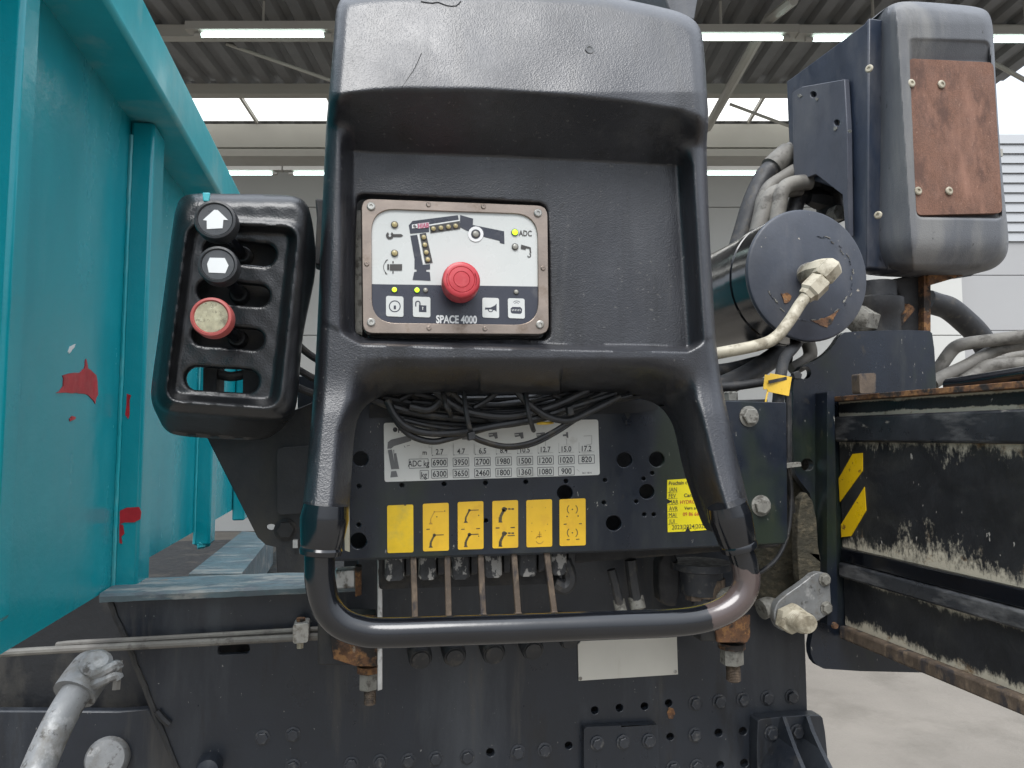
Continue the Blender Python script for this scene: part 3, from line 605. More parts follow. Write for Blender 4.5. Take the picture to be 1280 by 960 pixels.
w_ = MB(); yslab(w_, [(836, 884), (842, 886), (844, 892), (841, 899), (836, 898), (834, 891)], YF - .001, .0009); w_.build('rust_run', 'rust', tf, False)
np_ = MB(); yslab(np_, [(722.5, 806), (726.5, 801.5), (846, 796), (847.5, 843), (723.5, 851)], YF - .0035, .003)
o = np_.build('name_plate', 'name_white', None, False); tag(o, 'blank off-white name plate screwed to the dark sub-frame below the handle', 'plate')
for x, y in ((725.5, 848), (844, 839.5)): screw(x, y, YF - .0035, 2.2, o, 'zinc')

# steel pipes along the frame
sp = thing('steel_pipe', 'pair of thin grey steel pipes clamped along the sub-frame', 'pipe', PY(200, 806, 1.31))
mb = MB().tube([PY(-60, 826, 1.31), PY(10, 816, 1.315), PY(200, 806, 1.32), PY(372, 797, 1.32), PY(440, 794, 1.32)], .0062, 10); mb.build('pipe', 'pipe_grey', sp)
mb = MB().tube([PY(72, 806, 1.345), PY(100, 803.5, 1.33), PY(220, 797, 1.33), PY(372, 788, 1.33), PY(440, 784, 1.33)], .0048, 10); mb.build('pipe', 'pipe_grey', sp)
mb = MB(); yslab(mb, rrect([(366, 781), (386, 779), (385, 803), (366, 805)], 4), 1.295, .04); mb.build('clamp', 'zinc', sp, True, 30, .002)
mb = MB().lathe(PY(376, 779, 1.315), (0, 0, 1), [(0, .008), (.009, .008)], 6); mb.build('clamp_bolt', 'rust', sp)
mb = MB().lathe(PY(375, 810, 1.315), (0, 0, 1), [(0, .006), (.009, .006)], 6); mb.build('clamp_bolt', 'pipe_pale', sp)
# thick pipe with its clamp
gp = thing('air_pipe', 'thick galvanised pipe stub with a strap clamp at its end', 'pipe', PY(45, 1000, 1.12))
mb = MB().tube([PY(20, 1040, 1.08), PY(48, 960, 1.12), PY(75, 900, 1.16), PY(98, 862, 1.19), PY(112, 845, 1.22)], .0215, 20); mb.build('pipe', 'galv', gp)
mb = MB().tube([PY(93, 868, 1.187), PY(104, 852, 1.205), PY(116, 836, 1.24)], .031, 20); mb.build('strap', 'galv', gp)
mb = MB().lathe(PY(120, 834, 1.2), (.2, -.6, .7), [(0, .022), (.012, .022), (.018, .016)], 20); mb.build('end_ring', 'galv', gp)
for dy in (0, 13):
    mb = MB().tube([PY(112, 846 + dy, 1.19), PY(128, 840 + dy * .8, 1.175), PY(145, 831 + dy, 1.18), PY(150, 836 + dy, 1.18)], lambda t: .009 - .003 * t, 8); mb.build('strap_ear', 'galv', gp)
mb = MB().lathe(PY(146, 853, 1.18), (0, .2, 1), [(-.01, .006), (.03, .006)], 6); mb.build('clamp_bolt', 'pipe_grey', gp)

# ================================================================ VALVE BANK
vb = thing('valve_bank', 'hydraulic valve bank with rusty levers and flaking paint under the label plate', 'valve block', PY(600, 770, 1.15))
mb = MB(); yslab(mb, [(385, 520), (975, 515), (975, 684), (700, 706), (700, 730), (474, 737), (474, 700), (385, 694)], 1.115, .2); mb.build('body', 'dark', vb, True, 30, .004)
zc = ZM(370, 620, .271)
for x0, x1, y0, y1 in ((412, 500, 306, 392), (568, 648, 304, 388), (720, 802, 300, 386), (868, 952, 296, 378), (1028, 1112, 292, 372), (1180, 1250, 286, 366)):
    mb = MB(); yslab(mb, mp(zc, [(x0, y0 - 30), (x1, y0 - 32), (x1, y1 - 14), (x1 - 10, y1), (x0 + 8, y1 + 2), (x0, y1 - 10)]), 1.085, .03); mb.build('section_block', 'flaking', vb, True, 30, .003)
    mb = MB(); yslab(mb, mp(zc, [(x1 + 4, y0 - 30), (x1 + 42, y0 - 30), (x1 + 38, y1 - 25), (x1 + 6, y1 - 18)]), 1.095, .02); mb.build('spool_cap', 'rubber', vb, True, 30, .003)
for (x0, y0), (x1, y1), fl in (((540, 300), (549, 570), 0), ((697, 300), (704, 570), 0), ((850, 285), (864, 570), 14), ((1003, 280), (1026, 565), 16), ((1152, 275), (1194, 560), 18)):
    a = PY(*zc(x0, y0 - 35), 1.06); b = PY(*zc(x1, y1), 1.045); w = 27 * .271 * pxm(*zc(x0, y0), 1.06)
    mb = MB().bar(a, b, w, .007, Vector((0, 1, 0)))
    if fl:
        c = a.lerp(b, .9); d = a.lerp(b, .995); hx = Vector((w, 0, 0)); yv = Vector((0, .0075, 0))
        mb.hexa([c - hx * .45 - yv * .55, c + hx * .45 - yv * .55, d + hx * 1.05 - yv * .55, d - hx * 1.05 - yv * .55], [c - hx * .45 + yv * .6, c + hx * .45 + yv * .6, d + hx * 1.05 + yv * .6, d - hx * 1.05 + yv * .6])
    mb.build('lever', 'rust_rod', vb, True, 30, .001)
for x, y, r in ((526, 826, 15.2), (569, 823, 15), (618, 819.5, 15.4), (667, 815, 14.6), (713, 803, 13)):
    p = PY(x, y, 1.28); rr = r * pxm(x, y, 1.28)
    mb = MB().lathe(p + Vector((-.002, .07, .02)), (.03, -1, -.28), [(0, rr), (.052, rr), (.066, rr * .97), (.071, rr * .86), (.070, rr * .74), (.0725, rr * .7), (.0735, .001)], 28); mb.build('rubber_cap', 'rubber', vb)
mb = MB(); yslab(mb, [(419, 713), (445, 711), (445, 735), (419, 737)], 1.2, .03); mb.build('end_profile', 'silver', vb, True, 30, .003)
mb = MB(); yslab(mb, [(444, 708), (452, 708), (452, 744), (444, 746)], 1.19, .02); mb.build('strap', 'rust', vb, True, 30, .001)
mb = MB(); yslab(mb, [(472, 690), (478, 690), (478, 862), (472, 864)], 1.14, .03); mb.build('support_bar', 'silver', vb, True, 30, .001)
# fittings and short hoses right of the levers
for pts, r in ((((764, 712), (770, 735), (776, 762)), .0075), (((788, 700), (792, 730), (797, 758)), .010)):
    mb = MB().tube([PY(*p, 1.12) for p in pts], r, 10); mb.build('hose_end', 'rubber', vb)
    mb = MB().lathe(PY(*pts[-1], 1.12), (.12, -.3, -1), [(-.016, r * 1.3), (.004, r * 1.3), (.006, r * .7)], 12); mb.build('hose_ferrule', 'bolt_dirty', vb)
mb = MB().tube([PY(705, 700, 1.1), PY(712, 722, 1.1), PY(705, 734, 1.1), PY(692, 728, 1.1)], .012, 10); mb.build('elbow', 'rubber', vb)
c = PY(882, 690, 1.17)
mb = MB().lathe(c + Vector((0, .02, -.02)), (0, 0, -1), [(0, .052), (.012, .052), (.016, .038), (.055, .036), (.06, .018), (.075, .018)], 28); mb.build('accumulator', 'bolt_grey', vb)
mb = MB(); yslab(mb, chaikin([(824, 690), (850, 690), (850, 758), (832, 758), (824, 748)], 1), 1.2, .03); mb.build('side_block', 'dark', vb, True, 30, .003)
mb = MB().lathe(PY(880, 722, 1.19), (0, 0, -1), [(0, .036), (.03, .036)], 24); mb.lathe(PY(868, 735, 1.18), (0, 0, -1), [(-.01, .016), (.02, .016)], 6); mb.build('filter_cup', 'rust_rod', vb)
mb = MB().tube([PY(905, 742, 1.12), PY(918, 738, 1.1), PY(926, 733, 1.08)], .009, 10); mb.lathe(PY(904, 745, 1.115), (-.6, -.7, -.3), [(0, .010), (.006, .010)], 14); mb.build('plug', 'bolt_dirty', vb)

# clamp studs hanging from the crane base
def anchor(label, px, X0, X1, y0, y1, nx0, nx1, ny0, ny1, sy, Y):
    t = thing('anchor_bolt', label, 'bolt', PY(px, sy, Y), 'threaded anchor bolts of the crane base')
    mb = MB(); yslab(mb, [(X0, y0), (X1, y0), (X1, y1), (X0, y1)], Y - .02, .05); mb.build('clamp_block', 'frame_dark', t, True, 30, .003)
    mb = MB(); yslab(mb, [(X0 + 12, y0 - 1), (X1 + 2, y0 - 1), (X1 + 2, y1 - 6), (nx1 + 6, y1 + 1), (nx0 - 4, y1 + 1), (X0 + 20, y1 - 8)], Y - .0265, .006); mb.build('rust_plate', 'rust', t, True, 30, .001)
    c = PY((nx0 + nx1) / 2, ny0, Y + .01); r = (nx1 - nx0) / 2 * pxm(px, ny0, Y); h = (ny1 - ny0) * pxm(px, ny0, Y)
    MB().lathe(c + Vector((0, 0, .012)), (0, 0, -1), [(0, r * 1.25), (.010, r * 1.25)], 20).build('washer', 'rust', t)
    MB().lathe(c, (0, 0, -1), [(0, r * 1.06), (h * .94, r * 1.06), (h, r * .9)], 6, .3).build('nut', 'bolt_dirty', t)
    c2 = PY((nx0 + nx1) / 2 + 2, ny1, Y + .01); L = (sy - ny1) * pxm(px, ny1, Y); prof = []; rs = r * .68
    k = 0; 
    while k * .0028 < L: prof += [(k * .0028, rs), (k * .0028 + .0014, rs * .86)]; k += 1
    prof.append((L, rs * .8)); MB().lathe(c2, (0, 0, -1), prof, 18).build('threaded_stud', 'rust_rod', t, True, 60)
anchor('rusty threaded anchor bolt and nut beside the silver support bar', 460, 397, 471, 770, 832, 449, 472, 841, 861, 880, 1.2)
anchor('rusty threaded anchor bolt and nut right of the white name plate', 912, 876, 936, 770, 802, 901, 928, 811, 830, 851, 1.22)

# ================================================================ LABEL PLATE
YP = 1.05
z6 = ZM(430, 480, .2656); z7 = ZM(740, 430, .25)
vp = thing('valve_plate', 'dark navy perforated steel plate carrying the load chart and yellow labels', 'plate', PY(690, 690, YP))
hl = []; HOLES = []
for x, y, r in ((78, 352, 35), (68, 738, 38), (1040, 512, 36), (1270, 655, 36)): hl.append((*z6(x, y), r * .2656))
for x, y, r in ((163, 580, 38), (325, 577, 38), (275, 738, 37)): hl.append((*z7(x, y), r * .25))
for x, y in ((65, 680), (302, 645), (258, 673), (60, 793), (222, 787), (262, 852), (310, 852)): hl.append((*z7(x, y), 2.6))
for x, y in ((70, 480), (272, 476), (471, 470), (666, 464), (856, 460), (1045, 456), (69, 662), (668, 643)): hl.append((*z6(x, y), 2.7))
hp = [circ(x, y, r, 22 if r > 4 else 10) for x, y, r in hl]
mb = MB(); yslab(mb, [(372, 470), (880, 470), (906, 501), (983, 503), (985, 672), (981, 679), (752, 689), (436, 699), (372, 700)], YP, .008, hp); mb.build('plate', 'navy_plate', vp, True, 30, .0012)
a, b = PY(372, 700, YP), PY(981, 679, YP)
mb = MB(); yslab(mb, [(372, 699), (436, 698), (752, 688), (981, 678), (981, 680), (752, 690.5), (436, 701), (372, 702)], YP + .008, .06); mb.build('bottom_flange', 'navy_plate', vp, False)
mb = MB(); yslab(mb, [(462, 506), (800, 500), (822, 500), (822, 512), (800, 516), (462, 522)], YP - .006, .005); mb.build('slot_strip', 'dark', vp, False)
for x, y in ((936, 520.5), (951, 632)): bolt(x, y, YP, 10.3, vp, 'bolt_dirty')
bolt(357, 662, 1.0, 11, vp, 'dark')
# load chart
lc = MB(); yslab(lc, rrect(mp(z6, [(187, 183), (1196, 167), (1204, 428), (191, 461)]), 3.2), YP - .0012, .0012); lc = lc.build('load_chart', 'sticker_white', vp, False)
p1 = Print(YP - .0016, z6); p2 = Print(YP - .0016, z6); p3 = Print(YP - .0016, z6)
cols = [450, 551, 652, 752, 852, 949, 1047, 1142]
def sl_(x, y, s=-.022): return y + (x - 450) * s
for x, s in zip(cols, ('2.7', '4.7', '6.5', '8.4', '10.5', '12.7', '15.0', '17.2')):
    p1.text(s, x, sl_(x, 319), 25, .82, -.022, .012); p3.line((x - 36, sl_(x, 336)), (x + 36, sl_(x, 334)), 1.5)
    p3.lines([(x - 36, sl_(x, 336)), (x - 36, sl_(x, 290))], 1.3); p1.circ(x - 34, sl_(x, 336), 2.6, 8)
for x, s in zip(cols, ('6900', '3950', '2700', '1980', '1500', '1200', '1020', '820')):
    p1.text(s, x, sl_(x, 370), 26, .86, -.022, .014); p1.frame([(x - 38, sl_(x, 351)), (x + 36, sl_(x, 349)), (x + 37, sl_(x, 388)), (x - 37, sl_(x, 391))], 2.2)
for x, s in zip(cols, ('6300', '3650', '2460', '1800', '1360', '1080', '900')):
    p1.text(s, x, sl_(x, 423), 26, .86, -.022, .014); p1.frame([(x - 38, sl_(x, 404)), (x + 36, sl_(x, 402)), (x + 37, sl_(x, 441)), (x - 37, sl_(x, 444))], 2.2)
p1.text('m', 380, 322, 22, .9, 0, .012)
p1.text('ADC kg', 351, 374, 27, .76, -.02, .012).frame([(306, 354), (396, 352), (397, 394), (307, 397)], 2.2)
p1.text('kg', 377, 427, 27, .78, 0, .012).frame([(358, 407), (397, 406), (397, 445), (359, 447)], 2.2)
p1.text('HIAB', 288, 217, 22, .95, -.02, .03)
p1.circ(241, 215, 11); p2.circ(238, 212, 5)
p2.poly([(204, 305), (206, 274), (222, 262), (300, 243), (318, 254), (316, 268), (236, 292), (222, 304)]); p2.poly([(206, 311), (226, 308), (243, 400), (222, 402)])
p2.poly([(236, 327), (246, 325), (260, 400), (240, 400), (232, 310), (236, 310)]); p2.poly([(222, 411), (246, 409), (254, 437), (218, 440)])
for x in (700, 822, 925): p2.poly([(x - 20, 232), (x + 20, 227), (x + 24, 255), (x + 12, 258), (x + 6, 246), (x - 16, 250), (x - 20, 242), (x, 240), (x, 236), (x - 20, 238)])
p2.poly([(1030, 238), (1046, 236), (1044, 228), (1054, 226), (1056, 254), (1048, 252), (1046, 245), (1030, 246)]); p2.poly([(556, 252), (584, 248), (588, 262), (556, 262)])
p3.lines([(1128, 245), (1166, 243), (1166, 282), (1140, 288)], 2); p3.lines([(400, 285), (400, 300), (412, 300), (412, 330)], 2); p3.lines([(514, 278), (514, 330)], 2); p3.lines([(612, 280), (612, 330)], 2); p3.lines([(948, 260), (948, 290)], 2); p3.lines([(1048, 258), (1048, 285)], 2); p3.lines([(1095, 400), (1108, 412)], 2)
p1.text('361 1814', 1143, 418, 9, .9, -.02); p1.line((282, 290), (288, 300), 2).line((296, 292), (310, 288), 2)
p1.build('print', 'ink', lc); p2.build_each('symbol', 'ink_grey', lc); p3.build('print', 'ink_faint', lc)
# six yellow lever labels
def crane_icon(p, x, y, k, bold, dash=False, arm=True):
    w = 5 * bold
    p.poly([(x - 12 * k, y + 34 * k), (x + 8 * k, y + 34 * k), (x + 5 * k, y + 26 * k), (x - 8 * k, y + 26 * k)])
    p.line((x - 3 * k, y + 28 * k), (x - 2 * k, y + 8 * k), 2.0 * w).line((x - 2 * k, y + 8 * k), (x + 16 * k, y - 28 * k), 1.7 * w)
    p.circ(x + 16 * k, y - 28 * k, 1.6 * w, 10)
    if arm:
        if dash:
            for j in range(3): p.line((x + (18 + 16 * j) * k, y - 30 * k), (x + (30 + 16 * j) * k, y - 30 * k), w)
        else: p.line((x + 16 * k, y - 28 * k), (x + 62 * k, y - 30 * k), .8 * w)
quads = [(203, 570, 326, 795), (371, 562, 493, 787), (535, 554, 656, 779), (698, 549, 819, 773), (858, 545, 979, 768), (1014, 541, 1137, 762)]
names = ['worn blank yellow label', 'yellow label with faint crane lifting symbols', 'yellow label with two jib symbols', 'yellow label with bold telescoping boom symbols', 'faded yellow label with a small base symbol', 'orange yellow label with two slewing arc symbols']
for i, (x0, y0, x1, y1) in enumerate(quads):
    mb = MB(); yslab(mb, rrect(mp(z6, [(x0, y0 + 2), (x1, y0 - 3), (x1 + 1, y1 - 3), (x0 + 1, y1 + 1)]), 2.4), YP - .0012, .0012)
    lb = mb.build('lever_label', 'sticker_yellow2' if i == 0 else 'sticker_yellow', vp, False); lb['label'] = names[i]
    p = Print(YP - .0016, z6); q = Print(YP - .0016, z6)
    if i == 0: p.poly([(282, 567), (294, 566), (293, 572), (284, 573)])
    if i == 1: crane_icon(q, 410, 628, .95, .5); crane_icon(p, 410, 738, .95, 1.0); p.line((388, 684), (404, 683), 4); p.circ(474, 598, 3, 8).circ(437, 625, 3, 8)
    if i == 2: crane_icon(p, 575, 621, .95, .8); crane_icon(p, 575, 735, .95, 1.1); p.line((552, 684), (568, 683), 4).line((622, 681), (640, 680), 4).circ(634, 618, 3, 8).circ(634, 716, 3, 8)
    if i == 3: crane_icon(p, 738, 618, 1.0, 1.5, True); crane_icon(p, 738, 732, 1.0, 1.4, True); p.line((714, 678), (732, 677), 5).line((784, 676), (804, 675), 5).line((770, 714), (804, 713), 4)
    if i == 4:
        q.arc(921, 733, 18, 4, 20, 160).arc(921, 733, 18, 4, 200, 250).line((921, 694), (921, 724), 4).line((910, 718), (932, 717), 4).line((912, 708), (930, 707), 3)
        for a_, b_ in ((885, 580), (948, 582), (884, 655), (958, 660), (884, 694), (948, 690)): q.circ(a_, b_, 2.6, 8)
    if i == 5:
        for cy, up in ((590, 1), (700, 1)):
            p.arc(1075, cy, 24, 3.5, -50, 50).arc(1075, cy, 24, 3.5, 130, 230).circ(1075, cy, 3.5, 8)
        p.line((1034, 660), (1048, 659), 4).line((1106, 658), (1120, 657), 4).circ(1050, 623, 3.5, 8).circ(1102, 621, 3.5, 8).line((1048, 733), (1062, 732), 4).line((1092, 731), (1108, 730), 4)
    if len(p.mb.v): p.build('print', 'ink_soft', lb)
    if len(q.mb.v): q.build('print', 'ink_faded', lb)
# service sticker
mb = MB(); yslab(mb, mp(z7, [(377, 680), (640, 664), (640, 924), (492, 936), (480, 910), (466, 937), (379, 941), (377, 800), (402, 788), (375, 774), (376, 720)]), YP - .0012, .0012); ss = mb.build('service_sticker', 'label_bright', vp, False)
ss['label'] = 'bright yellow inspection date sticker in French'
p = Print(YP - .0016, z7); q = Print(YP - .0016, z7)
p.text('Prochain c', 385, 697, 18, .82, -.06, .014, True)
for s, y in (('JAN', 728), ('FEV', 759), ('MAR', 790), ('AVR', 823), ('MAI', 855), ('JUI', 887)): p.text(s, 385, y, 20, .8, -.02, 0, True).line((379, y + 14), (428, y + 12), 1.6)
p.text('Carri', 460, 757, 17, 1, -.04, .02, True).text('Vern s/ S', 462, 821, 15, .95, -.04, .016, True).text('2023|2024|2025|20', 400, 917, 21, .86, -.045, .004, True)
q.text('HYDRO-S', 441, 791, 17, .9, -.04, .01, True).text('09 86 66', 455, 851, 17, .9, -.02, .01, True)
p.build('print', 'ink', ss); q.build('print', 'ink_red', ss)
# ================================================================ CABLE HARNESS
ch = thing('cable_harness', 'tangled bundle of black cables with cable ties hanging over the load chart', 'cables', PY(620, 545, 1.0))
def cable(pts, rpx, Y0, Y1=None, mat='cable_black', par=ch, name='cable'):
    n = len(pts); Y1 = Y0 if Y1 is None else Y1
    P = [PY(x, y, Y0 + (Y1 - Y0) * i / (n - 1)) for i, (x, y) in enumerate(pts)]
    return MB().tube(P, rpx * 1.2 * pxm(*pts[n // 2], Y0), 10, 8).build(name, mat, par)
base = [
 ([(462, 497), (490, 508), (520, 516), (555, 521), (620, 524), (690, 514), (730, 498), (755, 486)], 4.2, .995),
 ([(484, 500), (493, 518), (508, 533), (535, 541), (575, 540), (620, 532), (665, 524), (712, 510), (770, 492)], 4.0, .985),
 ([(486, 506), (497, 528), (515, 545), (540, 552), (562, 548), (590, 540), (625, 530), (700, 508)], 3.4, .992),
 ([(540, 484), (566, 506), (596, 517), (640, 520), (690, 508), (735, 488)], 4.3, .98),
 ([(556, 484), (586, 510), (630, 527), (680, 522), (735, 500), (765, 486)], 3.9, .988),
 ([(642, 484), (660, 504), (686, 521), (712, 525), (738, 514), (775, 496)], 3.8, .972),
 ([(586, 541), (602, 550), (632, 557), (662, 553), (690, 540), (716, 524), (748, 506), (790, 494)], 2.2, .975),
 ([(588, 546), (606, 554), (634, 560), (665, 556), (694, 542), (720, 525), (752, 504), (788, 492)], 2.0, .982),
 ([(470, 492), (530, 499), (600, 500), (680, 497), (765, 490)], 4.2, 1.02),
 ([(480, 488), (520, 504), (580, 510), (640, 508), (720, 494)], 4.0, 1.015),
 ([(512, 508), (536, 512), (552, 500), (566, 484)], 4.2, .985),
 ([(500, 500), (520, 492), (540, 500), (600, 512), (660, 512), (740, 496)], 3.4, 1.005),
 ([(592, 510), (606, 502), (622, 490), (634, 482)], 3.0, .985),
 ([(492, 520), (530, 527), (580, 531), (640, 530), (700, 514)], 3.6, 1.01),
 ([(505, 525), (540, 533), (580, 536), (640, 526), (720, 502), (790, 494)], 3.0, 1.0),
 ([(690, 494), (720, 506), (745, 500), (790, 490), (812, 488)], 3.0, .995),
 ([(700, 486), (735, 497), (770, 500), (800, 495)], 2.6, 1.0)]
for k in range(12):
    y0 = random.uniform(488, 512); dy = random.uniform(6, 20); x0 = random.uniform(474, 520); x1 = random.uniform(690, 775)
    base.append(([(x0 + (x1 - x0) * t, y0 + dy * math.sin(math.pi * t) - 8 * t + random.uniform(-2.5, 2.5)) for t in (0, .2, .4, .6, .8, 1)], random.uniform(2.6, 4), random.uniform(.99, 1.03)))
for p, r, Y in base: cable(p, r, Y)
for x, y0, y1 in ((583, 490, 544), (660, 488, 538), (557, 492, 520)):
    mb = MB().tube([PY(x - 3, y0, .968), PY(x, (y0 + y1) / 2, .955), PY(x + 5, y1 - 6, .962), PY(x + 7, y1, .985)], .0034, 8, 5); mb.build('cable_tie', 'rubber', ch)
mb = MB(); yslab(mb, [(585, 541), (594, 539), (595, 549), (586, 551)], .955, .012); mb.build('tie_head', 'rubber', ch, True, 30, .001)
mb = MB(); yslab(mb, [(709, 509), (716, 507), (718, 518), (711, 520)], .955, .012); mb.build('tie_head', 'rubber', ch, True, 30, .001)
mb = MB().tube([PY(671, 529, .99), PY(684, 529, .985), PY(691, 528, .99)], .0022, 8); mb.build('yellow_wire', 'tag_yellow', ch)

# ================================================================ CONTROL CONSOLE
cc = thing('control_console', 'black moulded operator console hood with two arms and a tubular handle', 'console', PY(660, 800, .86))
outl = chaikin([(418, 40), (420, 8), (432, -9), (520, -14), (640, -15), (740, -9), (815, 6), (858, 17), (877, 34), (881, 70), (884, 120), (886, 150), (883, 180), (885, 240), (888, 310), (893, 400), (897, 450), (906, 500), (921, 570), (936, 630), (941, 655), (936, 664), (897, 668), (888, 662), (876, 630), (862, 590), (854, 552), (848, 528), (832, 506), (806, 496), (770, 493), (640, 492), (520, 492), (486, 493), (464, 500), (449, 516), (443, 540), (440, 580), (437, 630), (434, 662), (426, 668), (382, 666), (375, 655), (379, 625), (386, 560), (393, 480), (398, 380), (402, 280), (406, 190), (408, 150), (412, 110)], 2)
hole = chaikin([(445, 250), (450, 243), (460, 243), (672, 253), (681, 257), (685, 266), (688, 414), (686, 422), (678, 426), (460, 423), (448, 420), (443, 411)], 1)
def cover_y(x, y, sd):
    yh = np.interp(x, [400, 426, 470, 510, 609, 709, 788, 850, 876, 890], [124, 118, 112, 110, 111, 119, 127, 137, 143, 147])
    yb = np.interp(x, [400, 434, 470, 629, 788, 856, 890], [186, 188, 191, 196, 204, 208, 210])
    xl = np.interp(y, [140, 200, 430], [431, 432, 431]); xr = np.interp(y, [140, 200, 430], [858, 861, 876])
    hood = .858 - .034 * np.clip(y / 115, -.1, 1)
    # overhang: rounded lip, then the soffit running back to the panel
    t = np.clip((y - (yh - 3)) / (yb - yh + 3), 0, 1); soft = np.where(t < .06, (t / .06) ** 2 * .06 * .5, t - .03) / .97
    rec = hood + (.910 - hood) * np.clip(soft, 0, 1)
    t2 = S(yh - 2, yh + 44, y); side = hood + (.872 - hood) * t2
    inx = S(xl - 9, xl + 12, x) * (1 - S(xr - 18, xr + 9, x))
    Y = side + (rec - side) * inx
    led = np.interp(x, [420, 640, 880], [428, 434, 438]) + np.where(x < 452, -(452 - x) * .5, 0) + np.where(x > 860, -(x - 860) * .5, 0)
    kb = S(led - 5, led + 2.5, y); Y = Y + (.874 - Y) * kb
    # lower rim turns under towards the arch
    wa = S(438, 490, x) * (1 - S(800, 872, x)); u = np.clip((y - 447) / 46, 0, 1); Y = Y + wa * .07 * u ** 1.4
    # arms: inner flanks fall away
    xin = np.interp(y, [500, 550, 600, 660], [838, 853, 866, 888]); xo = np.interp(y, [500, 570, 660], [906, 921, 941])
    k = S(455, 520, y); Y = Y + np.where(x > 700, k * .055 * (1 - S(0, .58, (x - xin) / (xo - xin))), 0)
    xi2 = np.interp(y, [500, 540, 660], [462, 443, 434]); xo2 = np.interp(y, [440, 560, 660], [395, 386, 377])
    Y = Y + np.where(x < 600, k * .03 * (1 - S(0, .45, (xi2 - x) / (xi2 - xo2))), 0)
    Y = Y - .055 * np.clip((y - 455) / 205, 0, 1) ** 1.2 * np.where((x < 470) | (x > 830), 1, 0) * k
    hd = ((x > 427) & (x < 720) & (y > 215) & (y < 445))
    r = np.where(hd, 3., 17.); e = np.clip(1 - sd / r, 0, 1); Y = Y + np.where(hd, .002, .034) * (1 - np.sqrt(np.maximum(0, 1 - e * e)))
    # small moulding irregularities
    Y = Y + .0007 * np.sin(x * .05 + 2) * np.sin(y * .043) 
    return Y
relief('cover', outl, [hole], cover_y, 2.1, .02, 'plastic', cc, 60)
hp_ = [(399, 668), (399.5, 700), (400.5, 728), (408, 758), (425, 778), (450, 788), (480, 791), (560, 788.5), (640, 786), (760, 781.5), (840, 778.5), (880, 773), (908, 762), (926, 746), (933, 727), (931, 706), (924, 684), (918, 668)]
MATS['handle_paint'] = MATS['black_paint'].copy(); worn_at(MATS['handle_paint'], PY(927, 757, .808), .066, (.075, .056, .052))
MB().tube([PY(x, y, .822) for x, y in hp_], .0165, 28, 6).build('handle', 'handle_paint', cc)
def collar(a, b, Y, r0, r1):
    A = PY(*a, Y); B = PY(*b, Y); d = B - A; L = d.length
    MB().lathe(A, d, [(-.012, r0 * .93), (0, r0), (.004, r0 * 1.02), (L * .72, r1 * 1.03), (L * .8, r1 * .98), (L * .86, r1 * 1.04), (L * .97, r1), (L, r1 * .84)], 28).build('collar', 'black_paint', cc)
collar((406, 644), (400.5, 694), .823, .0262, .0225)
collar((911.5, 642), (925, 688), .823, .0262, .0225)
cr = MB().tube([PY(x, y, .858 - .034 * y / 115 - .0003) for x, y in ((502, 110), (510, 98), (519, 84), (527, 66))], .0004, 5, 3); cr.build('crack', 'dark', cc)
cr = MB().tube([PY(x, y, .858 - .034 * y / 115 - .0002) for x, y in ((526, 2), (540, 4), (548, 3), (558, 7), (570, 7.5), (576, 1.5))], .0009, 6, 2); cr.build('crack', 'dark', cc)
mb = MB().lathe(PY(737, 62, .8395), (0, -1, .1), [(0, .006), (.0012, .0058), (.0012, .004), (.0004, .003)], 16); mb.build('scar', 'plastic_grey', cc)
mb = MB(); yslab(mb, [(394, 248), (407, 249), (405, 300), (400, 332), (393, 330), (396, 272)], .93, .03); mb.build('hinge_bracket', 'dark', cc, True, 30, .002)
mb = MB(); yslab(mb, [(810, -60), (882, -60), (868, 26), (838, 18)], 1.15, .12); mb.build('rear_strut', 'plastic_grey', cc, True, 30, .004)
mb = MB(); yslab(mb, [(429, 560), (436, 556), (437, 690), (431, 688)], .93, .02); mb.build('edge_strip', 'pipe_pale', cc, False)

# ================================================================ CONTROL PANEL
z4 = ZM(430, 230, .21875); YC = .897
cp = thing('control_unit', 'metal framed crane status panel with crane diagram and red stop button', 'control panel', PY(570, 420, YC))
bz = rrect(mp(z4, [(100, 82), (1163, 124), (1171, 858), (108, 852)]), 13); inn = rrect(mp(z4, [(157, 140), (1106, 172), (1112, 806), (160, 792)]), 30, 8)
mb = MB(); yslab(mb, bz, YC, .022, [inn]); bzo = mb.build('bezel', 'bronze', cp, True, 30, .0028)
mb = MB(); yslab(mb, rrect(mp(z4, [(130, 110), (1130, 150), (1140, 880), (140, 880)]), 6), YC + .024, .06); mb.build('housing', 'dark', cp, False)
mb = MB(); yslab(mb, mp(z4, [(40, 60), (1200, 60), (1200, 940), (40, 940)]), YC + .085, .01); mb.build('dark_cutout_back', 'dark', cp, False)  # added dark sheet, stands in for the shaded depth of the cover's cutout
mb = MB(); yslab(mb, mp(z4, [(62, 150), (96, 150), (104, 862), (58, 850)]), YC + .032, .03); mb.build('gasket', 'bolt_dirty', cp, False)
big = rrect(mp(z4, [(150, 132), (1112, 164), (1118, 812), (152, 798)]), 32, 8)
mb = MB(); yslab(mb, big, YC + .003, .015); fp = mb.build('faceplate', 'panel_white', cp, False)
yf = YC + .0026
p = Print(yf, z4)      # dark lower field, rounded corners
lowp = [(152, 572), (1112, 586), (1112, 690)] + [(1112 - 125 * (1 - math.cos(R(a))), 690 + 122 * math.sin(R(a))) for a in range(10, 91, 10)] + [(290, 800)] + [(290 - 136 * math.sin(R(a)), 675 + 123 * math.cos(R(a))) for a in range(10, 91, 10)]
p.poly(lowp); p.build('print', 'panel_ink', fp)
p = Print(yf, z4); s = Print(yf - .0003, z4); w = Print(yf - .0006, z4); d = Print(yf - .0009, z4)
p.poly([(370, 236), (392, 211), (650, 178), (656, 204), (486, 230), (486, 274), (378, 284)])
